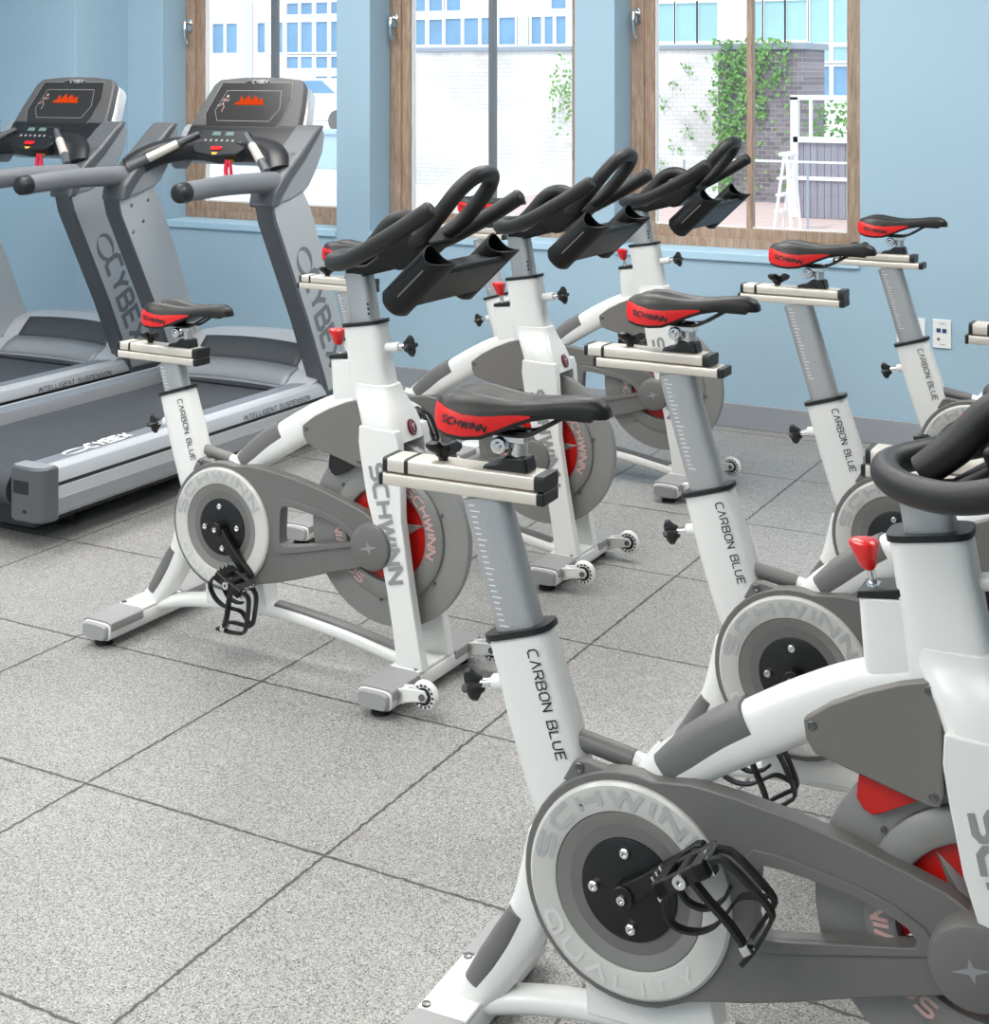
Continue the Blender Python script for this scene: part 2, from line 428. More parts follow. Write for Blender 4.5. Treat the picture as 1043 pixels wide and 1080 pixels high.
def saddle_parts(root):
    # stations from the rear to the nose: x, half width, top z, lower z, red line z, centre groove
    S = [(-.344, .026, .999, .978, .990, .002), (-.338, .045, 1.005, .968, .996, .006), (-.325, .060, 1.012, .959, .996, .011),
         (-.300, .070, 1.018, .954, .991, .017), (-.270, .070, 1.019, .952, .985, .019), (-.240, .064, 1.015, .954, .983, .017),
         (-.210, .055, 1.012, .964, .985, .013), (-.180, .046, 1.011, .976, .987, .010), (-.155, .040, 1.012, .984, .987, .007),
         (-.120, .033, 1.015, .989, .989, .004), (-.085, .027, 1.018, .988, .988, .002), (-.055, .024, 1.017, .987, .987, .001),
         (-.038, .020, 1.010, .986, .986, 0), (-.028, .012, 1.001, .986, .986, 0)]
    S = [(-.322+(q[0]+.344)*.88,)+q[1:] for q in S]
    def pt(s, u, n=24):
        x, w, zt, zl, zr, g = s
        e = .62
        a = pi*u; ca, sa = cos(a), max(0, sin(a))
        y = math.copysign(abs(ca)**.8, -ca)*w
        z = zl+(zt-zl)*sa**e - 1.5*g*math.exp(-(y/.021)**2)
        return Vector((x, y, z))
    def ured(s):  # parameter where the side crosses the red line
        x, w, zt, zl, zr, g = s
        f = max(.0, min(1, (zr-zl)/(zt-zl)))
        return math.asin(f**(1/.62))/pi if f > 0 else 0.
    bm = B(); red = B(); base = B()
    rows = []
    for s in S:
        u0 = max(ured(s), .0005); us = [u0+(1-2*u0)*k/22 for k in range(23)]
        rows.append([bm.verts.new(pt(s, u)) for u in us])
    for a, b in zip(rows, rows[1:]):
        for i in range(22): bm.faces.new([a[i], a[i+1], b[i+1], b[i]])
    bm.faces.new(rows[0]); bm.faces.new(rows[-1])
    sd = obj('saddle', bm, 'saddle', root, smooth=60)
    # red flanks and tail
    RS = [s for s in S if s[4]-s[3] > .002]
    for sg in (0, 1):
        rr = []
        for s in RS:
            u0 = ured(s); us = [u0*k/4 for k in range(5)]
            rr.append([red.verts.new(Vector((p.x-.0005, p.y*1.012, p.z))) for p in [pt(s, u if not sg else 1-u) for u in us]])
        for a, b in zip(rr, rr[1:]):
            for i in range(4): red.faces.new([a[i], a[i+1], b[i+1], b[i]])
    s = S[0]; u0 = ured(s)
    tail = [pt(s, u0*k/4) for k in range(5)]+[pt(s, 1-u0*k/4) for k in range(4, -1, -1)]
    red.faces.new([red.verts.new((p.x-.0012, p.y, p.z)) for p in tail])
    obj('red_side_panel', red, 'red', sd, smooth=60)
    # black rim underneath
    rows = []
    for s in RS+[(-.128, .03, 0, .989, 0, 0), (-.066, .02, 0, .987, 0, 0)]:
        x, w, _, zl = s[:4]
        rows.append([(x, -w*1.01, zl+.001), (x, -w*.98, zl-.006), (x, 0, zl-.004), (x, w*.98, zl-.006), (x, w*1.01, zl+.001), (x, 0, zl+.006)])
    loft(base, rows)
    obj('saddle_base', base, 'black', sd)
    # print on the flanks
    def flank(sg):
        def f(x, y):
            xx = -.293+x if sg < 0 else -.213-x
            zz = .9725+y-.16*(x if sg < 0 else .08-x)
            lo = max(i for i in range(len(S)) if S[i][0] <= xx); lo = min(lo, len(S)-2)
            u = (xx-S[lo][0])/(S[lo+1][0]-S[lo][0]); s = [S[lo][k]+(S[lo+1][k]-S[lo][k])*u for k in range(6)]
            fz = max(0.02, min(.98, (zz-s[3])/(s[2]-s[3])))
            a = math.asin(fz**(1/.62)); yy = cos(a)**.8*s[1]*1.012+.0009
            return Vector((xx, sg*yy, zz))
        return f
    for sg in (-1, 1):
        tx = B(); lettering(tx, 'SCHWINN', .0092, flank(sg), w=.3, gap=.36, shear=.25, n=2); obj('lettering', tx, 'ink', sd)
    return sd

def star_knob(bm, c, ax, r=.026, depth=.024):
    """four-lobed black hand knob; ax = unit direction it points along"""
    ax = Vector(ax).normalized(); up = Vector((0, 1, 0)); u = up; v = ax.cross(up).normalized(); c = Vector(c)
    def ring(d, k):
        out = []
        for q in range(24):
            a = 2*pi*q/24; rr = r*k*(.68+.32*cos(4*a))
            out.append(c+ax*d+u*cos(a)*rr+v*sin(a)*rr)
        return out
    loft(bm, [ring(0, .45), ring(depth*.25, .62), ring(depth*.55, 1.), ring(depth*.85, .98), ring(depth, .7)])

def add_pedal(root, c, ang, sgn):
    """c: axle point at the crank end; sgn -1 right, +1 left; ang tilts the pedal about its axle"""
    bm = B(); s = sgn
    for a, b in ((-.044, -.022), (.022, .044)):
        box(bm, a, b, s*.012, s*.078, -.012, .012)
    box(bm, -.044, .044, s*.012, s*.026, -.011, .011); box(bm, -.044, .044, s*.066, s*.078, -.011, .011)
    rod(bm, (0, 0, 0), (0, s*.080, 0), .011)
    p = obj('pedal', bm, 'black', root, bevel=.003)
    bm = B(); lathe(bm, [(.001, .078), (.0095, .078), (.0095, .084), (.004, .084), (.004, .080), (.001, .080)], (0, 0, 0), 'y', 20, s)
    obj('axle_cap', bm, 'chrome', p)
    for a in (-.046, .046):
        bm = B(); box(bm, a-.0012, a+.0012, s*.02, s*.07, -.014, .010)
        for q in (.025, .04, .055): box(bm, a-.0015, a+.0015, s*q, s*(q+.008), .010, .016)
        obj('pedal_plate', bm, 'chrome', p)
    # toe cage and strap (hang below the pedal)
    bm = B()
    def strap(pts, w=.0085, th=.0022, y0=.045):
        P = catmull([(a, 0, b) for a, b in pts], 6)
        secs = []
        for i, q in enumerate(P):
            T = (P[min(i+1, len(P)-1)]-P[max(i-1, 0)]).normalized(); N = Vector((-T.z, 0, T.x))
            yy = Vector((0, s*y0, 0))
            secs.append([q+yy+Vector((0, w, 0))+N*th, q+yy-Vector((0, w, 0))+N*th, q+yy-Vector((0, w, 0))-N*th, q+yy+Vector((0, w, 0))-N*th])
        loft(bm, secs)
    strap([(.046, .004), (.066, -.004), (.082, -.045), (.090, -.085), (.074, -.100), (.040, -.118), (.012, -.128)], .006, .003, .062)
    strap([(.046, .004), (.064, -.010), (.078, -.05), (.083, -.085), (.060, -.098), (.030, -.112), (.006, -.128)], .006, .003, .026)
    strap([(-.046, -.004), (-.062, -.030), (-.064, -.055), (-.040, -.074), (-.008, -.078), (.022, -.068), (.052, -.058), (.086, -.072)], .007, .002, .044)
    strap([(-.036, -.010), (-.034, -.040), (-.012, -.058), (.018, -.056), (.036, -.046)], .006, .0025, .030)
    strap([(.012, -.004), (.020, -.040), (.030, -.075), (.034, -.104)], .008, .003, .070)
    tc = obj('toe_strap', bm, 'black', p)
    bm = B(); box(bm, .026, .040, s*.052, s*.076, -.118, -.104); rod(bm, (.040, s*.05, -.122), (.048, s*.078, -.112), .002)
    obj('strap_buckle', bm, 'chrome', p, bevel=.002)
    p.location = c; p.rotation_euler = (0, ang, 0)
    return p

def make_bike():
    root = thing('spin_bike', 'x', 'exercise bike')
    # ---- frame
    bm = B()
    sweep(bm, [(-.190, .648), (-.150, .52), (-.115, .41), (-.085, .33)], .031, [.052, .056, .054, .045], 24, .6)
    sweep(bm, [(-.125, .335), (-.165, .225), (-.220, .13), (-.262, .075), (-.276, .052)], .030, [.05, .038, .036, .037, .042], 20, .75)
    sweep(bm, [(-.25, .058), (-.16, .083), (-.05, .099), (.10, .108), (.20, .106), (.36, .090), (.48, .070), (.59, .052)], [.026, .024, .024, .024, .024, .024, .024, .024], .0185, 20, .8)
    prism(bm, [(-.075, .19), (-.07, .10), (.135, .105), (.12, .19)], -.026, .026)
    sweep(bm, [(.0, .405), (.045, .468), (.10, .514), (.175, .561), (.262, .612), (.345, .650), (.44, .672)], .031, [.035, .040, .040, .041, .042, .043, .046], 22, .75)
    tube(bm, [(-.13, 0, .503), (.04, 0, .476)], .0135, 14)
    # head tube, crown
    sweep(bm, [(.4265, .880), (.445, .765), (.458, .69)], .036, [.054, .056, .060], 24, .5, smooth=0)
    def rr(x0, x1, w, z, tilt=0):
        pts = []
        for q in range(24):
            a = 2*pi*q/24; ca, sa = cos(a), sin(a)
            px = math.copysign(abs(ca)**.5, ca); py = math.copysign(abs(sa)**.5, sa)
            pts.append(((x0+x1)/2+px*(x1-x0)/2, py*w, z+tilt*px))
        return pts
    CS = [(.400, .518, .0370, .735), (.404, .522, .0385, .722), (.409, .527, .043, .710), (.417, .532, .051, .697), (.427, .540, .059, .682), (.437, .549, .066, .664), (.445, .558, .0705, .644), (.452, .566, .0730, .622), (.456, .573, .0742, .603)]
    loft(bm, [rr(*q) for q in CS])
    for s in (-1, 1):
        prism(bm, [(.456, .640), (.562, .635), (.570, .612), (.577, .52), (.580, .421), (.602, .28), (.626, .145), (.643, .066), (.568, .060), (.556, .145), (.537, .25), (.512, .36), (.480, .46), (.462, .55), (.454, .60)],
              s*.046, s*.0743)
    # knob boss on the head tube and on the seat tube, brake housing
    rod(bm, (.478, 0, .820), (.528, 0, .828), .0125, 16)
    rod(bm, (-.165, 0, .575), (-.238, 0, .556), .0125, 16)
    sweep(bm, [(.374, .788), (.384, .66)], .027, .042, 18, .35, smooth=0)
    frame = obj('frame', bm, 'white', root, bevel=.006, seg=3, blim=50)
    # weld plate on the seat tube foot for the guard
    # ---- pads on the frame
    bm = B(); sweep(bm, [(.050, .488), (.085, .517), (.13, .552), (.176, .582)], .0325, [.026, .030, .030, .028], 20, .6); obj('frame_pad', bm, 'pad', root)
    bm = B(); sweep(bm, [(-.186, .222), (-.210, .178), (-.236, .136), (-.262, .098)], .0325, [.017, .021, .021, .017], 20, .6); obj('frame_pad', bm, 'pad', root)
    bm = B(); sweep(bm, [(.150, .1240), (.24, .1185), (.34, .1075), (.42, .0965), (.525, .0785)], .0165, .0085, 14, .6); obj('frame_pad', bm, 'pad', root)
    bm = B(); tube(bm, [(-.094, 0, .4973), (-.002, 0, .4827)], .0152, 16); obj('link_sleeve', bm, 'gray', root, bevel=.003)
    # ---- stabilisers
    for (name, x0, x1) in (('front_stabilizer', .545, .640), ('rear_stabilizer', -.335, -.240)):
        bm = B()
        def sec(y, k=1.):
            pts = []
            for q in range(24):
                a = 2*pi*q/24; ca, sa = cos(a), sin(a)
                pts.append(((x0+x1)/2+math.copysign(abs(ca)**.45, ca)*(x1-x0)/2*k, y, .042+math.copysign(abs(sa)**.45, sa)*.0235*k))
            return pts
        loft(bm, [sec(-.208), sec(.208)])
        box(bm, x0+.004, x1-.004, -.078, .078, .06, .070)
        st = obj(name, bm, 'white', root, bevel=.004)
        for s in (-1, 1):
            bm = B(); 
            def sec2(y, k):
                pts = []
                for q in range(24):
                    a = 2*pi*q/24; ca, sa = cos(a), sin(a)
                    pts.append(((x0+x1)/2+math.copysign(abs(ca)**.45, ca)*(x1-x0)/2*k, y, .042+math.copysign(abs(sa)**.45, sa)*.0235*k))
                return pts
            loft(bm, [sec2(s*.207, .92), sec2(s*.214, .90), sec2(s*.219, .80)])
            obj('end_cap', bm, 'stabgray', st)
            bm = B()
            prism(bm, [(x0-.003, .050), (x0-.001, .066), (x0+.012, .071), (x1-.012, .071), (x1+.001, .066), (x1+.003, .048), (x1+.001, .044), (x1-.006, .060), (x0+.006, .060)], s*.082, s*.204)
            obj('cover_plate', bm, 'stabgray', st, bevel=.002)
            bm = B(); lathe(bm, [(.001, .0), (.024, .0), (.024, .010), (.012, .012), (.012, .022), (.001, .022)], ((x0+x1)/2, s*.178, 0), 'z', 20); obj('leveling_foot', bm, 'foot', st)
            bm = B(); lathe(bm, [(.001, .074), (.007, .073), (.007, .070)], (x1-.018 if x1 > 0 else x0+.016, s*.070, 0), 'z', 14); 
            obj('bolt', bm, 'bolt', st)
    for s in (-1, 1):
        bm = B()
        for q in (.150, .176):
            prism(bm, [(.632, .030), (.632, .066), (.690, .074), (.712, .074), (.720, .060), (.712, .046), (.69, .044)], s*(q-.003), s*(q+.003))
        box(bm, .630, .655, s*.147 if s > 0 else -.179, s*.179 if s > 0 else -.147, .032, .064)
        wa = obj('wheel_bracket', bm, 'white', root, bevel=.004)
        bm = B(); prof = [(.010, -.010), (.029, -.010), (.034, -.006), (.036, 0), (.034, .006), (.029, .010), (.010, .010)]
        lathe(bm, prof, (.706, s*.163, .059), 'y', 32)
        tw = obj('transport_wheel', bm, 'clear', root)
        bm = B()
        lathe(bm, [(.012, -.0125), (.0205, -.0125), (.0205, .0125), (.012, .0125)], (.706, s*.163, .059), 'y', 24)
        for k in range(14):
            a = 2*pi*k/14
            for yy in (-.0108, .0108):
                box(bm, .706+.0255*cos(a)-.0024, .706+.0255*cos(a)+.0024, s*.163+yy-.0008, s*.163+yy+.0008, .059+.0255*sin(a)-.0024, .059+.0255*sin(a)+.0024)
        obj('wheel_hub', bm, 'black', tw)
        bm = B(); rod(bm, (.706, s*.144, .059), (.706, s*.183, .059), .008, 14); obj('axle_bolt', bm, 'bolt', tw)
    # ---- side covers and brake pad
    poly = [(.262, .612), (.300, .640), (.345, .664), (.395, .685), (.437, .697), (.447, .690), (.450, .62), (.452, .545), (.446, .528), (.432, .527), (.36, .546), (.278, .567), (.266, .585)]
    for s in (-1, 1):
        bm = B(); prism(bm, poly, s*.030, s*.0475); sc = obj('side_cover', bm, 'cover', root, bevel=.004)
        for (x, z) in ((.2755, .606), (.4325, .683), (.438, .542)):
            bm = B(); lathe(bm, [(.001, .050), (.003, .050), (.003, .0485), (.0045, .0485), (.0055, .0495), (.0065, .049), (.0065, .046)], (x, 0, z), 'y', 14, s); obj('cover_screw', bm, 'bolt', sc)
    bm = B(); prism(bm, [(.335, .545), (.331, .512), (.341, .497), (.354, .491), (.370, .498), (.412, .522), (.43, .545)], -.030, .030); obj('brake_pad', bm, 'redwheel', root, bevel=.003)
    bm = B(); prism(bm, [(.33, .60), (.43, .64), (.440, .55), (.40, .515), (.345, .54)], -.024, .024); obj('brake_block', bm, 'black', root)
    # ---- flywheel
    bm = B()
    R0 = .232
    lathe(bm, [(.10, -.006), (.150, -.006), (.155, -.010), (R0-.006, -.012), (R0-.001, -.010), (R0, -.006), (R0, .006), (R0-.001, .010), (R0-.006, .012), (.155, .010), (.150, .006), (.10, .006)], (0, 0, 0), 'y', 72)
    fw = obj('flywheel', bm, 'fly', root)
    fw.location = FW
    for s in (-1, 1):
        bm = B(); lathe(bm, [(.114, .0125), (.118, .026), (.124, .0285), (.152, .0265), (.163, .018), (.164, .0115), (.120, .0100)], (0, 0, 0), 'y', 64, s); obj('flywheel_ring', bm, 'flyring', fw)
        bm = B(); lathe(bm, [(.001, .012), (.1165, .012), (.1165, .008), (.001, .008)], (0, 0, 0), 'y', 56, s); obj('red_disc', bm, 'redwheel', fw)
        bm = B()
        for k in range(5):
            a = pi/2+2*pi*k/5; w = .20
            tip = Vector((cos(a)*.112, s*.0125, sin(a)*.112)); l = Vector((cos(a+.63)*.036, s*.0125, sin(a+.63)*.036)); r_ = Vector((cos(a-.63)*.036, s*.0125, sin(a-.63)*.036)); cen = Vector((0, s*.034, 0))
            tip2 = Vector((tip.x, s*.0135, tip.z))
            for tri in ((cen, l, tip2), (cen, tip2, r_)):
                bm.faces.new([bm.verts.new(p) for p in tri])
        obj('star_spokes', bm, 'star', fw, smooth=10)
        bm = B(); lathe(bm, [(.001, .046), (.018, .046), (.022, .040), (.022, .012)], (0, 0, 0), 'y', 24, s); obj('hub', bm, 'gray', fw)
        for a0 in (R(62), R(242)):
            bm = B()
            if s < 0: f = arc_map((0, 0, 0), .1275, -.0288, a0, -1)
            else: f = arc_map((0, 0, 0), .1275, .0288, pi-a0, 1)
            lettering(bm, 'SCHWINN', .0205, f, w=.26, gap=.36, shear=.1, n=2, wid=1.12)
            obj('lettering', bm, 'inkrose', fw)
        for k in range(6):
            a = 2*pi*k/6+.4; bm = B()
            lathe(bm, [(.001, .0165), (.004, .0165), (.004, .010)], (cos(a)*.170, 0, sin(a)*.170), 'y', 10, s); obj('rim_bolt', bm, 'bolt', fw)
    # ---- chain guard
    out = []
    for k in range(25):
        a = R(78)+R(208)*k/24; out.append((CR[0]+.168*cos(a), CR[2]+.168*sin(a)))
    out += [(.10, .178), (.135, .188), (.179, .198), (.25, .219), (.325, .2445), (.40, .268), (.470, .289)]
    for k in range(9):
        a = R(-70)+R(160)*k/8; out.append((HUB[0]-.004+.055*cos(a), HUB[2]+.056*sin(a)))
    out += [(.455, .420), (.40, .437), (.33, .456), (.25, .473), (.17, .484), (.10, .489)]
    hole = [(.210, .401), (.24, .401), (.275, .397), (.33, .389), (.372, .379), (.405, .364), (.418, .350), (.416, .340), (.400, .336), (.32, .319), (.25, .304), (.215, .298), (.201, .303), (.197, .320), (.199, .36), (.201, .392)]
    bm = B(); prism(bm, out, -.052, -.022, [hole]); cg = obj('chain_guard', bm, 'gray', root, bevel=.006, seg=3)
    hole2 = lambda k: [((x-.29)*k+.29-.004, (z-.352)*k+.352) for x, z in hole]
    bm = B(); prism(bm, [((x-.30)*1.20+.302, (z-.352)*1.38+.352) for x, z in hole], -.056, -.045, [hole]); obj('window_rim', bm, 'gray', cg, bevel=.005, seg=3)
    bm = B(); prism(bm, [(-.102, .450), (-.086, .479), (-.077, .4855), (-.061, .4855), (-.022, .479), (-.05, .455)], -.044, -.026); obj('guard_bracket', bm, 'pad', cg, bevel=.003)
    bm = B(); lathe(bm, [(.001, .0475), (.003, .0475), (.003, .046), (.006, .0475), (.0075, .0465), (.0075, .042)], (-.074, 0, .4755), 'y', 16, -1); obj('guard_screw', bm, 'bolt', cg)
    bm = B(); lathe(bm, [(.001, .086), (.046, .086), (.054, .083), (.058, .077), (.059, .05), (.059, .02), (.001, .02)], HUB, 'y', 48, -1); hc = obj('hub_cap', bm, 'gray', root)
    bm = B()
    c = Vector(HUB)+Vector((0, -.0868, 0)); P = []
    for k in range(8):
        a = pi/4*k+.25; L = .006 if k % 2 else (.028 if k % 4 == 0 else .016)
        P.append(bm.verts.new(c+Vector((cos(a), 0, sin(a)))*L))
    bm.faces.new(P)
    obj('hub_mark', bm, 'inkgray', hc)
    # ring, dish, spider (turn with the cranks)
    bm = B(); lathe(bm, [(.1125, .050), (.114, .0590), (.117, .0605), (.151, .0605), (.1555, .057), (.1560, .049)], CR, 'y', 72, -1); gr = obj('guard_ring', bm, 'ring', root)
    bm = B(); f = arc_map(CR, .1235, -.0614, R(170), -1); lettering(bm, 'SCHWINN', .0215, f, w=.34, gap=.75, n=4, wid=1.75); obj('lettering', bm, 'inksteel', gr)
    bm = B(); f = arc_map(CR, .1445, -.0614, R(205), 1); lettering(bm, 'QUALITY', .0205, (lambda g: (lambda x, y: g(x, -.0205+y-.0205*0) if False else Vector((CR[0]+(.1445-y)*cos(R(205)+x/.134), -.0614, CR[2]+(.1445-y)*sin(R(205)+x/.134)))))(f), w=.30, gap=.75, n=4, wid=1.6); obj('lettering', bm, 'inkpale', gr)
    bm = B(); lathe(bm, [(.070, .050), (.074, .050), (.098, .0525), (.109, .0575), (.1125, .0575), (.1125, .045), (.070, .045)], CR, 'y', 64, -1); obj('guard_dish', bm, 'dish', gr)
    bm = B(); lathe(bm, [(.001, .056), (.070, .056), (.0735, .0545), (.074, .052), (.074, .046), (.001, .046)], CR, 'y', 56, -1); sp = obj('crank_spider', bm, 'blackmetal', root)
    for k in range(4):
        a = R(95)+pi/2*k; bm = B()
        lathe(bm, [(.001, .0605), (.003, .0605), (.003, .0625), (.0062, .0625), (.0078, .061), (.0078, .0545)], (CR[0]+cos(a)*.054, 0, CR[2]+sin(a)*.054), 'y', 16, -1); obj('spider_bolt', bm, 'chrome', sp)
    for s in (-1, 1):
        bm = B(); L = .145
        y0, y1 = (.060, .078) if s < 0 else (.05, .072)
        secs = [(-.016, .012), (0, .0165), (.04, .013), (.11, .0115), (L, .014), (L+.012, .010)]
        prism(bm, [(x, h) for x, h in secs]+[(x, -h) for x, h in reversed(secs)], s*y0, s*y1)
        lathe(bm, [(.001, y1+.001), (.0, y1+.001)], (0, 0, 0), 'y', 8, s) if False else None
        lathe(bm, [(.012, .03), (.018, .045), (.018, y1+.004), (.008, y1+.005), (.001, y1+.003)], (0, 0, 0), 'y', 20, s)
        ca = obj('crank_arm', bm, 'blackmetal', root, bevel=.003)
        ca.location = CR; ca['side'] = s
        bm = B(); lathe(bm, [(.001, y1+.007), (.003, y1+.007), (.003, y1+.009), (.0065, y1+.009), (.0075, y1+.004)], (0, 0, 0), 'y', 14, s); obj('crank_bolt', bm, 'chrome', ca)
        pd = add_pedal(root, (CR[0]+L, s*y1, CR[2]), 0, s); pd['side'] = s
    bm = B(); rod(bm, (CR[0], -.05, CR[2]), (CR[0], .05, CR[2]), .021, 20); obj('bottom_bracket', bm, 'white', root)
    # ---- seat post group (origin heights for a slide at z = .87)
    def ax(z): return -.190-.305*(z-.648)
    bm = B(); sweep(bm, [(ax(.58), .58), (ax(.848), .848)], .0215, .0375, 24, .55); spo = obj('seat_post', bm, 'post', root)
    bm = B()
    for k in range(22):
        z = .655+k*.0085; x = ax(z)-.020
        box(bm, x-.004, x+(.012 if k % 5 == 0 else .006), -.0222, -.0214, z-.0008, z+.0008)
    obj('height_scale', bm, 'inkwhite', spo)
    bm = B()
    sweep(bm, [(-.422, .8575), (-.152, .8575)], .028, .0098, 24, .2); obj('slide_rail', bm, 'silver', root, bevel=.001)
    for x0, x1 in ((-.430, -.421), (-.153, -.139)):
        bm = B(); box(bm, x0, x1, -.0285, .0285, .8475, .8678); obj('rail_end_cap', bm, 'black', root, bevel=.003)
    bm = B(); sweep(bm, [(-.414, .8805), (-.156, .8805)], .0275, .0116, 24, .25); car = obj('slide_carriage', bm, 'silver', root, bevel=.001)
    bm = B(); sweep(bm, [(-.383, .8805), (-.376, .8805)], .0280, .0122, 24, .25); obj('carriage_band', bm, 'black', car)
    for x0, x1 in ((-.422, -.414), (-.156, -.140)):
        bm = B(); sweep(bm, [(x0, .8805), (x1, .8805)], .0278, .0120, 24, .25); obj('carriage_cap', bm, 'black', car)
    bm = B(); prism(bm, [(-.250, .889), (-.248, .898), (-.222, .904), (-.210, .914), (-.176, .916), (-.172, .900), (-.171, .889)], -.019, .019); obj('saddle_mount', bm, 'black', root, bevel=.005)
    bm = B(); rod(bm, (-.193, 0, .912), (-.193, 0, .952), .0135, 20); box(bm, -.232, -.178, -.016, .016, .936, .952)
    lathe(bm, [(.001, .027), (.005, .027), (.006, .024), (.0125, .024), (.0135, .022), (.0135, -.022), (.001, -.024)], (-.219, 0, .931), 'y', 20, -1); obj('saddle_clamp', bm, 'chrome', root, bevel=.002)
    bm = B()
    for s in (-1, 1):
        tube(bm, [(-.29, s*.022, .962), (-.262, s*.022, .955), (-.225, s*.021, .950), (-.175, s*.021, .951), (-.140, s*.018, .968), (-.110, s*.012, .986)], .0036, 8, 4)
    obj('saddle_rail', bm, 'black', root)
    bm = B()
    rod(bm, (-.327, 0, .889), (-.327, 0, .905), .008, 14)
    P = []
    for q in range(36):
        a = 2*pi*q/36; r = .013+.021*max(0, cos(1.5*a))**2
        P.append((r, a))
    def wring(z, k): return [(-.327+r*k*cos(a), r*k*sin(a)*.8, z+(.007 if r > .022 else 0)) for r, a in P]
    loft(bm, [wring(.896, .5), wring(.902, .85), wring(.908, 1.), wring(.914, .98), wring(.917, .7)]); obj('slide_knob', bm, 'black', root)
    saddle_parts(root)
    # collars
    bm = B(); sweep(bm, [(-.1885, .643), (-.1912, .652)], .0345, .0565, 24, .55, smooth=0); obj('seat_tube_collar', bm, 'black', root)
    bm = B(); sweep(bm, [(.4272, .876), (.4258, .885)], .0385, .0580, 24, .5, smooth=0); obj('head_tube_collar', bm, 'black', root)
    bm = B(); star_knob(bm, (-.256, 0, .551), (-1, 0, -.26), .026, .03); kn = obj('seat_height_knob', bm, 'black', root)
    bm = B(); rod(bm, (-.236, 0, .5565), (-.258, 0, .551), .007, 14); obj('knob_stem', bm, 'chrome', kn)
    bm = B(); star_knob(bm, (.541, 0, .830), (1, 0, .16), .027, .03); kn = obj('handlebar_height_knob', bm, 'black', root)
    bm = B(); rod(bm, (.526, 0, .8277), (.543, 0, .830), .007, 14); obj('knob_stem', bm, 'chrome', kn)
    # brake knob
    bm = B(); prism(bm, [(.332, .784), (.333, .795), (.394, .806), (.394, .795)], -.029, .029); obj('brake_cap', bm, 'black', root, bevel=.002)
    bm = B(); rod(bm, (.350, 0, .795), (.342, 0, .828), .0055, 12); lathe(bm, [(.001, .7995), (.012, .7995), (.013, .795)], (.351, 0, 0), 'z', 16); obj('brake_rod', bm, 'chrome', root)
    bm = B(); secs = []
    for d, r in ((0, .008), (.004, .0115), (.020, .0165), (.032, .0205), (.037, .0200), (.040, .016), (.041, .008)):
        secs.append([(.3425-.16*d+r*cos(a)*(1-.10*cos(3*a)), r*sin(a)*(1-.10*cos(3*a)), .818+d) for a in [2*pi*q/24 for q in range(24)]])
    loft(bm, secs); obj('brake_knob', bm, 'redknob', root)
    bm = B(); rod(bm, (.376, -.0262, .768), (.376, -.0268, .768), .003, 10); obj('pin_hole', bm, 'black', root)
    # ---- lettering on the frame
    a_ = Vector((.302, 0, -.953)); up = Vector((.953, 0, .302))
    bm = B(); lettering(bm, 'CARBON BLUE', .0160, plane_map((-.1655, -.0316, .628), a_, up), w=.14, gap=.28, wid=.80); obj('lettering', bm, 'ink', frame)
    bm = B(); lettering(bm, 'SCHWINN', .038, plane_map((.490, -.0760, .545), (.213, 0, -.977), (.977, 0, .213)), w=.25, gap=.32, wid=1.0); obj('lettering', bm, 'inkgray', frame)
    bm = B(); c = Vector((.5655, 0, .634)); axd = Vector((.93, 0, .36)).normalized(); u = Vector((0, 1, 0)); v = axd.cross(u)
    loft(bm, [[c+axd*d+u*cos(q*pi/12)*.0155*k+v*sin(q*pi/12)*.0205*k for q in range(24)] for d, k in ((-.006, 1), (.0015, 1), (.003, .9))]); bd = obj('head_badge', bm, 'badge', root)
    bm = B(); c2 = c+axd*.0036
    for ring in (1,):
        outer = [c2+u*cos(q*pi/16)*.0135+v*sin(q*pi/16)*.0175 for q in range(33)]; inner = [c2+u*cos(q*pi/16)*.0125+v*sin(q*pi/16)*.0164 for q in range(33)]
        for q in range(32): bm.faces.new([bm.verts.new(p) for p in (outer[q], outer[q+1], inner[q+1], inner[q])])
        for a1, a2, w in (((0, -.009), (0, .011), .0015), ((-.006, .008), (0, -.001), .0014), ((.006, .008), (0, -.001), .0014)):
            A = c2+u*a1[0]+v*a1[1]; Bv = c2+u*a2[0]+v*a2[1]; n_ = (Bv-A).normalized().cross(axd)*w
            bm.faces.new([bm.verts.new(p) for p in (A-n_, Bv-n_, Bv+n_, A+n_)])
    obj('badge_mark', bm, 'inksilver', bd)
    # ---- handlebar group
    bm = B(); sweep(bm, [(.437, .82), (.4265, .885), (.4045, 1.018)], .0255, [.036, .036, .034], 22, .5, smooth=0); hp = obj('handlebar_post', bm, 'post', root)
    bm = B()
    for k in range(3): box(bm, .450-.0016*k, .456-.0016*k, -.0262, -.0256, .905+.012*k, .911+.012*k)
    box(bm, .431, .439, -.0264, -.0256, 1.0, 1.014)
    obj('post_hole', bm, 'black', hp)
    half = [(.748, .215, 1.194), (.69, .213, 1.158), (.62, .208, 1.118), (.54, .195, 1.077), (.472, .167, 1.053), (.408, .114, 1.043), (.368, .055, 1.041)]
    path = [(x, -y, z) for x, y, z in half]+[(.355, 0, 1.042)]+[(x, y, z) for x, y, z in reversed(half)]
    bm = B(); tube(bm, path, .0208, 18, 6, True)
    tube(bm, [(.400, .012, 1.036), (.448, .012, 1.078), (.492, .012, 1.128), (.535, .010, 1.148), (.580, .005, 1.140), (.615, .0, 1.105)], [.023, .025, .023, .0208, .0205, .0205], 18, 5)
    loop = [(.560, .010, 1.085), (.605, .045, 1.096), (.658, .072, 1.135), (.704, .078, 1.184), (.742, .072, 1.230), (.766, .042, 1.260)]
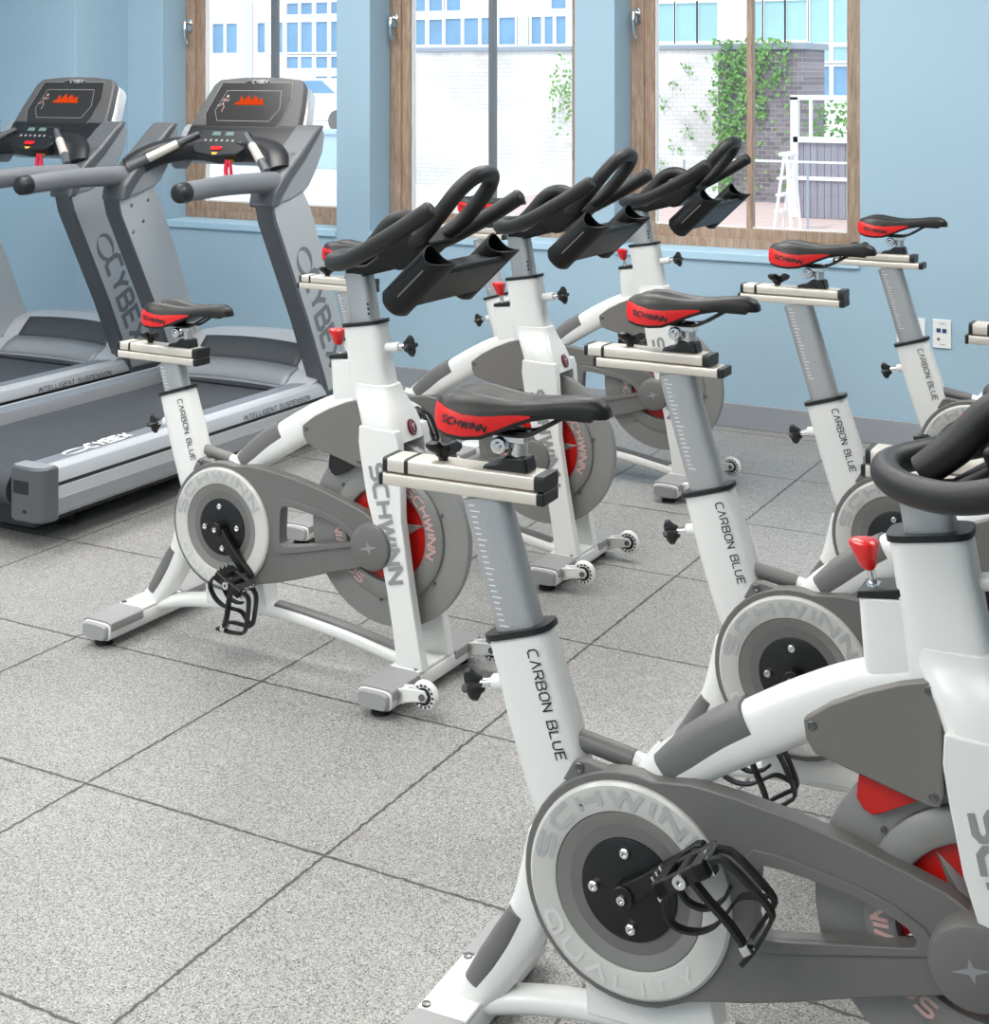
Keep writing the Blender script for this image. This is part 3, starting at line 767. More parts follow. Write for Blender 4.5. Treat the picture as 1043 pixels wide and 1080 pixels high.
    lp = [(x, -y, z) for x, y, z in loop]+[(.773, 0, 1.267)]+[(x, y, z) for x, y, z in reversed(loop)]
    tube(bm, lp, .0200, 18, 5)
    hb = obj('handlebar', bm, 'foam', root, smooth=60)
    bm = B(); prism(bm, [(.505, 1.040), (.560, 1.024), (.580, 1.032), (.655, 1.095), (.62, 1.122), (.55, 1.125), (.485, 1.088)], -.058, .058)
    prism(bm, [(.376, 1.000), (.437, 1.000), (.56, 1.032), (.56, 1.08), (.50, 1.07), (.44, 1.030), (.382, 1.020)], -.0265, .0265)
    A_ = Vector((.606, .956)); D_ = Vector((.727, .686)); N_ = Vector((-.686, .727))
    prism(bm, [tuple(A_+D_*d+N_*n) for d, n in ((.035, -.034), (.05, -.040), (.165, -.040), (.178, -.030), (.150, -.012), (.125, .02), (.09, .036), (.06, .02), (.04, -.01))], -.150, .150)
    obj('handlebar_bracket', bm, 'holder', root, bevel=.010, seg=3)
    # bottle holders: scooped cups leaning forward
    for s in (-1, 1):
        bm = B(); A = Vector((.606, s*.150, .956)); D = Vector((.727, 0, .686)).normalized(); Lc = .205
        N = Vector((-D.z, 0, D.x)); U = Vector((0, 1, 0))
        outer, inner = [], []
        n = 28
        secs = []
        for d in (0., .012, .05, .09, .13, 1.0):
            k = min(d, 1)
            ro = .0405 if d > .0 else .031
            ring = []
            for q in range(n):
                a = 2*pi*q/n
                lip = Lc-.024*sin(a)**2-.028*(.5+.5*cos(a))
                L = d if d < 1 else lip
                L = min(L, lip)
                ring.append(A+D*L+N*cos(a)*ro+U*sin(a)*ro*1.0)
            secs.append(ring)
        ri = .0370
        inn = []
        for d in (1.0, .10, .012):
            ring = []
            for q in range(n):
                a = 2*pi*q/n
                lip = Lc-.024*sin(a)**2-.028*(.5+.5*cos(a))
                L = min(d if d < 1 else lip, lip)
                ring.append(A+D*L+N*cos(a)*ri+U*sin(a)*ri)
            inn.append(ring)
        loft(bm, secs+inn)
        bh = obj('bottle_holder', bm, 'holder', root, smooth=50)
        bm = B(); p0 = A+D*.055-U*.0366*1-N*.004; 
        for sg in (-1, 1):
            q0 = A+D*.05+U*sg*.0395-N*.006
            tube(bm, [q0, q0+D*.095], .0022, 8, 0, True)
        obj('holder_slot', bm, 'pad', bh)
    return root

# grouping for per-bike adjustment
SEAT = {'seat_post', 'slide_rail', 'rail_end_cap', 'slide_carriage', 'saddle_mount', 'saddle_clamp', 'saddle_rail', 'slide_knob', 'saddle'}
CARR = {'slide_carriage', 'saddle_mount', 'saddle_clamp', 'saddle_rail', 'slide_knob', 'saddle'}
BAR = {'handlebar_post', 'handlebar', 'handlebar_bracket', 'bottle_holder'}
def base(o): return o.name.split('.')[0]
def copy_tree(o, parent=None):
    c = o.copy(); COL.objects.link(c)
    if parent is not None: c.parent = parent
    for ch in list(o.children): copy_tree(ch, c)
    return c
RAIL = {'slide_rail', 'rail_end_cap', 'slide_carriage', 'slide_knob'}
def adjust(root, dz, carr, bz, crank, pedal, fly, rs=0):
    for o in list(root.children):
        b = base(o)
        if b in SEAT: o.location = Vector((-.305*dz+(carr if b in CARR else 0)+(rs if b in RAIL else 0), 0, dz))
        if b == 'brake_pad' and bz != -.078:
            o.data = BLACKPAD
        if b in BAR: o.location = Vector((-.164*bz, 0, bz))
        if b == 'flywheel': o.rotation_euler = (0, -fly, 0)
        if b == 'guard_ring' or b == 'crank_spider':
            pass
        if b == 'crank_arm':
            a = crank if o['side'] < 0 else crank+pi
            o.rotation_euler = (0, -a, 0)
        if b == 'pedal':
            a = crank if o['side'] < 0 else crank+pi
            o.location.x = CR[0]+.145*cos(a); o.location.z = CR[2]+.145*sin(a); o.rotation_euler = (0, -pedal, 0)
proto = make_bike()
BLACKPAD = next(o for o in proto.children if base(o) == 'brake_pad').data.copy(); BLACKPAD.materials[0] = M['black']
G1, G2, G3 = 'spin bikes in the left row', 'spin bikes in the middle row', 'spin bikes at the right edge'
BIKES = [
 ('white spin bike seen whole, beside the treadmill, flywheel partly behind the nearest saddle', G1, -2.5006, 3.1532, -.99, -.125, 0, 0, R(-47), R(-25), R(0)),
 ('white spin bike directly behind the wholly visible one, before the middle window', G1, -2.5414, 4.0941, .09, -.055, 0, 0, R(60), R(10), R(-8)),
 ('farthest left-row spin bike, its handlebar against the right-hand window', G1, -2.5639, 5.1023, .05, .02, -.02, 0, R(120), R(-10), R(150)),
 ('closest spin bike, its black pedal strap and pale disc large in the foreground', G2, -.8719, 2.0518, 2.11, 0, 0, -.078, R(38), R(34), R(180)),
 ('spin bike right behind the closest one, saddle high on a long grey post', G2, -.8903, 2.9224, .29, .035, -.028, -.14, R(-122), R(10), R(30)),
 ('spin bike whose red and black saddle overlaps the lower edge of the right-hand window', G2, -.9188, 3.8779, -.29, .048, 0, 0, R(10), R(0), R(60), .02),
 ('rearmost middle-row spin bike, saddle against the bare blue wall over the outlets', G2, -.9174, 4.8562, -.35, .035, -.025, 0, R(-40), R(0), R(0)),
 ('spin bike hidden behind the closest handlebar, only its black wing knob and seat rail showing', G3, -.09, 2.405, 0, .012, 0, 0, R(30), R(0), R(0), -.10),
 ('spin bike at the right edge, just its silver seat rail end showing beside the outlets', G3, -.09, 3.34, 0, .075, 0, 0, R(-40), R(0), R(0), -.10),
]
roots = [proto]+[copy_tree(proto) for _ in BIKES[1:]]
for o, (lab, g, x, y, a, dz, carr, bz, cr_, pd_, fl, *fwd) in zip(roots, BIKES):
    o.location = (x, y, 0); o.rotation_euler = (0, 0, R(a)); o['label'] = lab; o['group'] = g
    adjust(o, dz, carr, bz, cr_, pd_, fl, *fwd)

# ------------------------------------------------------------------ treadmill (x across, y towards the console, z up; origin under the rear edge)
def make_treadmill():
    root = thing('treadmill', 'x', 'treadmill')
    Y1 = 1.69
    for s in (-1, 1):
        bm = B(); sec = [(.30, .215), (.425, .215), (.4235, .232), (.415, .256), (.400, .2665), (.372, .268), (.300, .262)]
        loft(bm, [[(s*x, y, z) for x, z in sec] for y in (.185, Y1)]); ra = obj('side_rail', bm, 't_silver', root, bevel=.003)
        bm = B(); sec = [(.300, .2625), (.374, .2685), (.372, .2700), (.300, .2640)]
        loft(bm, [[(s*x, y, z) for x, z in sec] for y in (.185, Y1-.1)]); obj('side_step', bm, 't_tread', ra)
        bm = B(); sec = [(.30, .095), (.395, .100), (.408, .112), (.418, .160), (.425, .203), (.30, .203)]
        loft(bm, [[(s*x, y, z) for x, z in sec] for y in (.185, Y1+.25)]); fr = obj('side_frame', bm, 't_silver', root, bevel=.002)
        bm = B(); sec = [(.404, .1085), (.4095, .1125), (.4196, .1615), (.416, .165), (.40, .14)]
        loft(bm, [[(s*x, y, z) for x, z in sec] for y in (.187, Y1+.24)]); obj('frame_panel', bm, 't_mid', fr)
        bm = B(); box(bm, *sorted((s*.31, s*.421)), .18, Y1+.02, .201, .217); obj('rail_gap', bm, 't_black', ra)
        bm = B(); pts = [(.275, .128), (.30, .116), (.385, .116), (.416, .130), (.4255, .155), (.4255, .19), (.275, .19)]
        prism(bm, [(s*x, y) for x, y in pts], .095, .268, plane='xy'); ec = obj('rear_end_cap', bm, 't_dark', root, bevel=.010, seg=3)
        bm = B(); prism(bm, [(s*x, y) for x, y in [(.285, .132), (.305, .124), (.385, .124), (.408, .135), (.415, .155), (.415, .182), (.285, .182)]], .2675, .2705, plane='xy'); obj('cap_top', bm, 't_mid', ec, bevel=.001)
        bm = B(); box(bm, *sorted((s*.30, s*.365)), .1145, .13, .185, .225); box(bm, *sorted((s*.34, s*.355)), .1145, .13, .125, .135); obj('cap_recess', bm, 't_black', ec)
        for y in (.42, 1.5):
            bm = B(); lathe(bm, [(.001, 0), (.03, 0), (.03, .03), (.015, .03), (.015, .11), (.001, .11)], (s*.22, y, 0), 'z', 16); obj('foot', bm, 'foot', root)
    # belt and rollers
    bm = B(); pr = [(.12, .235), (1.72, .235), (1.72, .228), (1.70, .14), (.14, .125)]
    arc = [(.175+.055*cos(a), .180+.055*sin(a)) for a in [R(250)-R(160)*k/12 for k in range(13)]]
    prism(bm, [(1.72, .235), (1.72, .14)]+arc, -.262, .262, plane='yz'); obj('running_belt', bm, 't_belt', root, smooth=30)
    bm = B(); lathe(bm, [(.001, -.262), (.05, -.262), (.05, .262), (.001, .262)], (0, .175, .178), 'x', 24)
    box(bm, -.30, .30, .2, 1.66, .05, .222); obj('deck_core', bm, 't_black', root)
    # motor hood
    prof = [(1.60, .238), (1.60, .252), (1.645, .288), (1.70, .312), (1.715, .330), (1.735, .352), (1.775, .392), (1.83, .415), (1.93, .41), (2.05, .36), (2.12, .25), (2.14, .08)]
    def hood(x, k0=0, k1=None, off=0.):
        f = 1-.10*(x/.40)**2-.22*max(0, (abs(x)-.30)/.11)**2
        bow = .055*(x/.40)**2
        out = []
        pr = prof[k0:k1]
        for i, (y, z) in enumerate(pr):
            a = pr[max(0, i-1)]; b = pr[min(len(pr)-1, i+1)]; n = Vector((0, -(b[1]-a[1]), b[0]-a[0])).normalized() if a != b else Vector((0, 0, 1))
            zz = .22+(z-.22)*f if z > .22 else z
            out.append((x, y-bow*(1 if y < 1.95 else 0)+n.y*off, zz+n.z*off))
        return out
    xs = [-.40+.8*k/20 for k in range(21)]
    bm = B(); loft(bm, [[*hood(x), (x, 1.70, .08)] for x in xs]); hd = obj('motor_hood', bm, 't_silver', root, smooth=25)
    def patch(xr, k0, k1, off, name, m, parent):
        bm = B(); a = [[bm.verts.new(p) for p in hood(x, k0, k1, off)] for x in [xr[0]+(xr[1]-xr[0])*k/16 for k in range(17)]]
        for p, q in zip(a, a[1:]):
            for i in range(len(p)-1): bm.faces.new([p[i], p[i+1], q[i+1], q[i]])
        o = obj(name, bm, m, parent, smooth=25); md = o.modifiers.new('thick', 'SOLIDIFY'); md.thickness = .003; md.offset = 0; return o
    patch((-.265, .265), 3, 7, .003, 'hood_recess', 't_char', hd)
    patch((-.275, .275), 1, 4, .003, 'hood_panel', 't_mid', hd)
    bm = B(); box(bm, -.28, .28, 1.535, 1.62, .228, .242); obj('hood_gap', bm, 't_black', hd)
    for s in (-1, 1):
        # upright: leaning side plate with a dark rear face
        pts = [(1.34, .93), (1.30, .995), (1.515, 1.045), (1.555, .96), (1.585, .90), (1.82, .33), (1.87, .205), (1.62, .205), (1.635, .30)]
        pts = [(1.290, 1.01), (1.50, 1.055), (1.550, .985), (1.605, .86), (1.80, .42), (1.90, .205), (1.66, .205), (1.64, .265), (1.52, .53), (1.31, .935)]
        bm = B(); prism(bm, pts, s*.345, s*.425, plane='yz'); up = obj('upright', bm, 't_panel', root, bevel=.012, seg=3)
        bm = B(); rear = [(1.290, 1.01), (1.31, .935), (1.52, .53), (1.64, .265), (1.665, .205), (1.685, .205), (1.66, .272), (1.540, .535), (1.33, .945), (1.31, 1.01)]
        prism(bm, [(y-.004, z) for y, z in rear], s*.347, s*.4265, plane='yz'); obj('upright_edge', bm, 't_dark', up, bevel=.004)
        for (y, z) in ((1.37, .97), (1.47, .985), (1.44, .90), (1.38, .86), (1.72, .33), (1.66, .30)):
            bm = B(); lathe(bm, [(.001, .0035), (.006, .003), (.009, 0), (.009, -.003)], (s*.345, y, z), 'x', 14, -s); obj('upright_bolt', bm, 'bolt', up)
        bm = B(); box(bm, *sorted((s*.33, s*.43)), 1.66, 1.95, .10, .235); obj('upright_foot', bm, 't_dark', up, bevel=.01)
        # brand mark and lettering running up the outer face
        d = Vector((0, .415, -.91)); upv = Vector((0, .91, .415))
        f = plane_map((s*.4258, 1.405, .735), d if s > 0 else -d, upv if s > 0 else upv)
        bm = B()
        if s > 0:
            lettering(bm, 'CYBEX', .088, plane_map((.4258, 1.505, .700), d, upv), w=.24, gap=.28, wid=.80)
            obj('lettering', bm, 't_inkd', up); bm = B()
            cen = Vector((.4258, 1.505, .770))
            def cres(r0, r1, off, a0, a1, cx=0, cz=0):
                P = []
                for k in range(25):
                    a = a0+(a1-a0)*k/24; w = sin(pi*k/24)
                    P.append((a, w))
                for (a, w), (b, w2) in zip(P, P[1:]):
                    q = [(r0*cos(a)+cx, r1*sin(a)+cz), (r0*cos(b)+cx, r1*sin(b)+cz), ((r0-off*w2)*cos(b)+cx, (r1-off*w2)*sin(b)+cz), ((r0-off*w)*cos(a)+cx, (r1-off*w)*sin(a)+cz)]
                    bm.faces.new([bm.verts.new(cen+d*x+upv*y) for x, y in q])
            cres(.062, .050, .020, R(20), R(215)); cres(.062, .050, .020, R(200), R(395))
            obj('swirl_mark', bm, 't_inkd', up)
        else: bm.free()
        # moulded shroud, handle
        bm = B()
        pts = [(1.285, .995), (1.30, 1.06), (1.375, 1.13), (1.47, 1.20), (1.565, 1.270), (1.600, 1.292), (1.630, 1.300), (1.645, 1.26), (1.628, 1.19), (1.575, 1.11), (1.535, 1.062), (1.50, 1.040), (1.40, 1.010)]
        prism(bm, pts, s*.325, s*.432, plane='yz'); sh = obj('upright_shroud', bm, 't_mid', root, bevel=.020, seg=3, blim=20)
        bm = B(); pts2 = [(1.285, .995), (1.30, 1.06), (1.375, 1.13), (1.47, 1.20), (1.56, 1.275), (1.605, 1.305), (1.635, 1.302), (1.585, 1.25), (1.50, 1.165), (1.42, 1.10), (1.35, 1.03), (1.33, 1.0)]
        prism(bm, pts2, s*.315, s*.437, plane='yz'); obj('shroud_band', bm, 't_dark', sh, bevel=.012, seg=3, blim=20)
        bm = B(); tube(bm, [(s*.385, .815, 1.085), (s*.385, .86, 1.088), (s*.385, 1.05, 1.096), (s*.385, 1.25, 1.094), (s*.385, 1.36, 1.086)], [.036, .037, .038, .040, .046], 20, 4); hn = obj('side_handle', bm, 't_hand', root)
        bm = B(); tube(bm, [(s*.385, .806, 1.0845), (s*.385, .838, 1.0867)], [.0355, .0385], 20, 0, True); obj('handle_cap', bm, 't_black', hn)
        bm = B(); lettering(bm, 'CYBEX', .024, lambda x, y: Vector((s*(.385+sqrt(max(0, .0386**2-(y-.012)**2))+.0006), (.93+x*1) if s > 0 else 1.05-x, 1.094+y-.012)), w=.2, gap=.3)
        obj('lettering', bm, 't_inkd', hn)
    # cross arch between the shrouds
    bm = B(); A = [(-.385, 1.40, 1.115), (-.33, 1.46, 1.165), (-.24, 1.52, 1.195), (-.12, 1.55, 1.205), (0, 1.555, 1.205), (.12, 1.55, 1.205), (.24, 1.52, 1.195), (.33, 1.46, 1.165), (.385, 1.40, 1.115)]
    P = catmull(A, 4); secs = []
    for i, c in enumerate(P):
        T = (P[min(i+1, len(P)-1)]-P[max(i-1, 0)]).normalized(); U = Vector((0, -.35, .94)); U = (U-T*U.dot(T)).normalized(); V = T.cross(U)
        secs.append([c+U*math.copysign(abs(sin(a))**.7, sin(a))*.048+V*math.copysign(abs(cos(a))**.7, cos(a))*.05 for a in [2*pi*k/16 for k in range(16)]])
    loft(bm, secs); obj('cross_arch', bm, 't_black', root)
    # console
    v = Vector((0, .51, .86)); n = Vector((0, -.86, .51)); o = Vector((0, 1.600, 1.19))
    def cp(u_, v_, w_=0): return o+Vector((u_, 0, 0))+v*v_+n*w_
    def cprism(bm, pts, w0, w1):
        vs = prism(bm, pts, w0, w1, plane='xy')
        bmesh.ops.transform(bm, matrix=Matrix(((1, v.x, n.x, o.x), (0, v.y, n.y, o.y), (0, v.z, n.z, o.z), (0, 0, 0, 1))), verts=[q for q in vs if q.is_valid])
    out = [(-.275, -.02), (.275, -.02), (.288, .06), (.266, .2), (.238, .318), (.212, .347), (.11, .357), (0, .360), (-.11, .357), (-.212, .347), (-.238, .318), (-.266, .2), (-.288, .06)]
    bm = B(); cprism(bm, out, -.04, .0); co = obj('console', bm, 't_case', root, bevel=.010, seg=3)
    bm = B(); cprism(bm, [(x*1.03, y*.985) for x, y in out], -.105, -.034); obj('console_back', bm, 't_silver', co, bevel=.025, seg=3)
    scr = [(-.188, .328), (-.070, .328), (-.058, .338), (.055, .338), (.067, .328), (.178, .328), (.203, .242), (.187, .145), (.155, .075), (-.19, .085), (-.22, .175)]
    bm = B(); cprism(bm, scr, -.002, .0022); sc = obj('console_screen', bm, 't_screen', co)
    def outline(pts, w, width, closed=True):
        L = pts+[pts[0]] if closed else pts
        for a, b in zip(L, L[1:]):
            a, b = Vector(a), Vector(b); d = (b-a).normalized(); nn = Vector((-d.y, d.x))*width/2; a = a-d*width/2; b = b+d*width/2
            bm.faces.new([bm.verts.new(cp(p.x, p.y, w)) for p in (a-nn, b-nn, b+nn, a+nn)])
    bm = B(); outline(scr[:8]+[(.165, .10)], .003, .0016, False); outline([scr[0], scr[10], (-.195, .118)], .003, .0016, False)
    outline([(-.148, .288), (.136, .288), (.158, .202), (.126, .142), (-.145, .142), (-.174, .189)], .003, .0016)
    for k in range(5): outline([(-.02+k*.042, .098), (-.015+k*.042, .104)], .003, .006, False)
    outline([(.03, .086), (.16, .086), (.17, .112), (.04, .112)], .003, .0022)
    lettering(bm, 'CYBEX', .014, lambda x, y: cp(-.030+x, .326+y, .0034), w=.26, gap=.3)
    obj('screen_outline', bm, 'inkline', sc)
    bm = B(); rnd = random.Random(4)
    for k in range(22):
        h = .018+.030*abs(sin(k*.55))*rnd.uniform(.7, 1.0) if 2 < k < 19 else .010+.003*k % .02
        x = -.083+k*.0068
        bm.faces.new([bm.verts.new(cp(a, b, .0036)) for a, b in ((x, .219), (x+.0058, .219), (x+.0058, .219+h), (x, .219+h))])
    obj('led_chart', bm, 'led', sc)
    bm = B()
    for a, b in (((-.140, .248), (-.128, .236)), ((-.140, .248), (-.146, .226)), ((-.146, .226), (-.134, .208)), ((-.134, .208), (-.138, .186)), ((-.146, .226), (-.160, .214)), ((-.160, .214), (-.172, .216)), ((-.140, .246), (-.154, .240)), ((-.128, .236), (-.120, .246))):
        outline([a, b], .0034, .0028, False)
    bm.faces.new([bm.verts.new(cp(-.133+.006*cos(q*pi/6), .260+.007*sin(q*pi/6), .0034)) for q in range(12)])
    obj('runner_mark', bm, 'inkrose', sc)
    for s in (-1, 1):
        bm = B(); c = o+Vector((s*.222, 0, 0))+v*.075
        secs = []
        for d, k in ((.0005, 1), (.003, 1.0), (.004, .9)):
            secs.append([c+n*d+Vector((1, 0, 0))*cos(q*pi/12)*.046*k+v*sin(q*pi/12)*.042*k for q in range(24)])
        loft(bm, secs); obj('cup_holder', bm, 't_black', co)
        bm = B(); prism(bm, [(1.57, 1.15), (1.63, 1.235), (1.68, 1.30), (1.73, 1.28), (1.68, 1.18), (1.60, 1.10)], s*.24, s*.33, plane='yz'); obj('console_arm', bm, 't_mid', co, bevel=.02, seg=3, blim=20)
    bm = B(); prism(bm, [(1.545, 1.17), (1.60, 1.20), (1.66, 1.30), (1.72, 1.27), (1.64, 1.14)], -.28, .28, plane='yz'); obj('console_shelf', bm, 't_black', co, bevel=.015)
    # control pod
    o2 = Vector((0, 1.50, 1.222)); v2 = Vector((0, .60, .80)); n2 = Vector((0, -.80, .60))
    def pprism(bm, pts, w0, w1):
        vs = prism(bm, pts, w0, w1, plane='xy')
        bmesh.ops.transform(bm, matrix=Matrix(((1, v2.x, n2.x, o2.x), (0, v2.y, n2.y, o2.y), (0, v2.z, n2.z, o2.z), (0, 0, 0, 1))), verts=[q for q in vs if q.is_valid])
    def pp(a, b, w): return o2+Vector((a, 0, 0))+v2*b+n2*w
    pod = [(-.118, .075), (.118, .075), (.150, .035), (.140, -.01), (.105, -.045), (0, -.058), (-.105, -.045), (-.140, -.01), (-.150, .035)]
    bm = B(); pprism(bm, pod, -.06, 0); pd = obj('control_pod', bm, 't_black', root, bevel=.010, seg=3)
    bm = B()
    for a, b in ((-.055, .045), (.012, .045)):
        bm.faces.new([bm.verts.new(pp(a+x, b+y, .0015)) for x, y in ((0, 0), (.045, 0), (.040, .018), (.003, .018))])
    obj('pod_display', bm, 't_green', pd)
    bm = B()
    for k in range(6): bm.faces.new([bm.verts.new(pp(-.075+k*.028+.007*cos(q*pi/5), .020+.006*sin(q*pi/5), .0015)) for q in range(10)])
    for sx in (-.128, -.118, .108, .118, .128): bm.faces.new([bm.verts.new(pp(sx+.004*cos(q*pi/5), .012+.004*sin(q*pi/5)+.012*(abs(sx*1000) % 2 > 1), .0015)) for q in range(10)])
    obj('pod_button', bm, 'inkgray', pd)
    bm = B(); pprism(bm, [(-.026, -.010), (.026, -.010), (.030, -.018), (.023, -.028), (-.023, -.028), (-.030, -.018)], 0, .005); obj('stop_button', bm, 'redknob', pd, bevel=.002)
    bm = B(); bm.faces.new([bm.verts.new(pp(a, b, .0012)) for a, b in ((-.018, -.038), (.018, -.038), (.008, -.049), (-.008, -.049))]); obj('pod_mark', bm, 't_yellow', pd)
    for s in (-1, 1):
        bm = B(); a = Vector((s*.12, 1.525, 1.265)); b = Vector((s*.355, 1.36, 1.125))
        tube(bm, [a, a.lerp(b, .3), a.lerp(b, .7), b], [.010, .016, .018, .022], 14); gb = obj('grip_arm', bm, 't_dark', root)
        bm = B(); tube(bm, [a.lerp(b, .30), a.lerp(b, .72)], [.0175, .0195], 16); obj('pulse_grip', bm, 'silver', gb)
    bm = B(); box(bm, .048, .080, 1.487, 1.505, 1.152, 1.162); obj('key_holder', bm, 't_yellow', root, bevel=.003)
    bm = B(); tube(bm, [(.062, 1.480, 1.162), (.058, 1.475, 1.12), (.068, 1.473, 1.08), (.060, 1.473, 1.045)], .009, 8, 5)
    tube(bm, [(.072, 1.482, 1.16), (.085, 1.476, 1.10), (.080, 1.474, 1.06), (.066, 1.474, 1.05), (.052, 1.474, 1.035)], .007, 8, 5)
    box(bm, .045, .078, 1.466, 1.480, 1.03, 1.055); obj('safety_cord', bm, 't_cord', root)
    # lettering on the rail and step
    bm = B(); f = plane_map((.4262, 1.125, .221), (0, 1, 0), (-.02, 0, 1)); L_ = lettering(bm, 'INTELLIGENT', .0175, f, w=.15, gap=.38, wid=.98); obj('lettering', bm, 'ink', root)
    bm = B(); lettering(bm, 'SUSPENSION', .0175, lambda x, y: f(x+L_+.021, y), w=.15, gap=.38, wid=.98); obj('lettering', bm, 'ink', root)
    bm = B(); sx_ = Vector((.012, 1, 0)); lettering(bm, 'CYBEX', .044, plane_map((.362, .400, .2712), (0, 1, 0), (-1, 0, .06)), w=.27, gap=.22, wid=.78, shear=.1)
    obj('lettering', bm, 'inkwhite', root); bm = B()
    cen = Vector((.340, .345, .2714))
    for a0 in (20, 200):
        for k in range(24):
            a, b = R(a0+195*k/24), R(a0+195*(k+1)/24); w, w2 = sin(pi*k/24), sin(pi*(k+1)/24)
            q = [(.055*cos(a), .026*sin(a)), (.055*cos(b), .026*sin(b)), ((.055-.018*w2)*cos(b), (.026-.012*w2)*sin(b)), ((.055-.018*w)*cos(a), (.026-.012*w)*sin(a))]
            bm.faces.new([bm.verts.new(cen+Vector((-y, x, 0))) for x, y in q])
    obj('swirl_mark', bm, 'inkwhite', root)
    return root
tm = make_treadmill()
tm.location = (-3.885, 3.305, 0)
tm['label'] = 'grey treadmill standing directly in front of the left window, nearer the spin bikes'; tm['group'] = 'treadmills facing the windows'
t2 = copy_tree(tm); t2.location = (-4.925, 3.305, 0)
t2['label'] = 'grey treadmill at the far left, console in front of the blue pillar'; t2['group'] = 'treadmills facing the windows'

# ------------------------------------------------------------------ room
YW, YF, ZC = 6.10, 6.285, 2.95
XL, XR, YB = -6.45, 3.2, -3.2
WIN = [(-5.301, -4.194), (-3.999, -2.896), (-2.700, -1.601)]
ZS, ZT = .742, 2.42
bm = B(); box(bm, XL-.3, XR+.3, YB-.3, 6.45, -.12, 0); struct('floor', bm, 'floor')
bm = B(); box(bm, XL-.3, XR+.3, YB-.3, 6.45, ZC, ZC+.2); struct('ceiling', bm, 'ceil')
bm = B()
holes = [[(a, ZS-.012), (b, ZS-.012), (b, ZT), (a, ZT)] for a, b in WIN]
prism(bm, [(XL-.2, -.05), (XR+.2, -.05), (XR+.2, ZC+.05), (XL-.2, ZC+.05)], YW, 6.40, holes); struct('wall_back', bm, 'wall')
bm = B(); box(bm, XL-.2, XL, YB-.2, 6.40, -.05, ZC+.05); struct('wall_left', bm, 'wall')
bm = B(); box(bm, XR, XR+.2, YB-.2, 6.40, -.05, ZC+.05); struct('wall_right', bm, 'wall')
bm = B(); box(bm, XL-.2, XR+.2, YB-.2, YB, -.05, ZC+.05); struct('wall_front', bm, 'wall')
bm = B(); box(bm, XL, -5.544, 5.71, YW+.02, 0, ZC); struct('trim_1', bm, 'wall', bevel=.004)       # projecting pillar in the left corner
def skirting(name, *b):
    bm = B(); box(bm, *b); struct(name, bm, 'base', bevel=.003)
skirting('baseboard_back', -5.544, XR, YW-.014, YW+.005, 0, .104)
skirting('baseboard_left', XL, -5.53, 5.696, 5.712, 0, .104)
skirting('baseboard_right', XR-.014, XR+.005, YB, YW, 0, .104)
def frame_ring(bm, x0, x1, z0, z1, wl, wr, wb, wt, y0, y1):
    prism(bm, [(x0, z0), (x1, z0), (x1, z1), (x0, z1)], y0, y1, [[(x0+wl, z0+wb), (x1-wr, z0+wb), (x1-wr, z1-wt), (x0+wl, z1-wt)]])
MULL = [-4.74, -3.441, -2.145]
for i, (a, b) in enumerate(WIN):
    bm = B(); frame_ring(bm, a+.001, b-.001, ZS+.001, ZT-.001, .062, .062, .040, .05, YF-.005, YF+.075); wn = struct('window_%d' % (i+1), bm, 'oak', bevel=.003)
    bm = B(); frame_ring(bm, a+.050, b-.050, ZS+.034, ZT-.04, .058, .058, .055, .05, YF+.012, YF+.070); struct('window_sash', bm, 'oak', wn, bevel=.003)
    bm = B(); frame_ring(bm, a+.106, b-.106, ZS+.087, ZT-.088, .007, .007, .007, .007, YF+.030, YF+.062); struct('window_gasket', bm, 'facade', wn)
    bm = B(); m = MULL[i]; box(bm, m-.013, m+.013, YF+.022, YF+.066, ZS+.085, ZT-.085); struct('window_mullion', bm, 'oak' if i == 2 else 'mullion', wn, bevel=.002)
    bm = B(); box(bm, a+.106, b-.106, YF+.044, YF+.050, ZS+.087, ZT-.088); struct('window_pane', bm, 'glass', wn)
    hx = a+.036
    bm = B(); prism(bm, [(hx+.018*cos(q), 1.775+.036*math.copysign(abs(sin(q))**.6, sin(q))) for q in [2*pi*k/20 for k in range(20)]], YF-.017, YF-.004)
    hnd = struct('window_handle', bm, 'chrome', wn, bevel=.002)
    bm = B(); rod(bm, (hx, YF-.012, 1.785), (hx-.003, YF-.050, 1.785), .010)
    tube(bm, [(hx-.004, YF-.048, 1.790), (hx-.002, YF-.052, 1.76), (hx+.002, YF-.052, 1.71), (hx+.012, YF-.047, 1.672)], [.010, .011, .010, .007], 12, 5, True); struct('handle_lever', bm, 'chrome', hnd)
    bm = B(); box(bm, a+.0005, b-.0005, YW-.012, YF+.08, ZS-.034, ZS+.0015); struct('trim_%d' % (i+2), bm, 'sillpaint', bevel=.004)
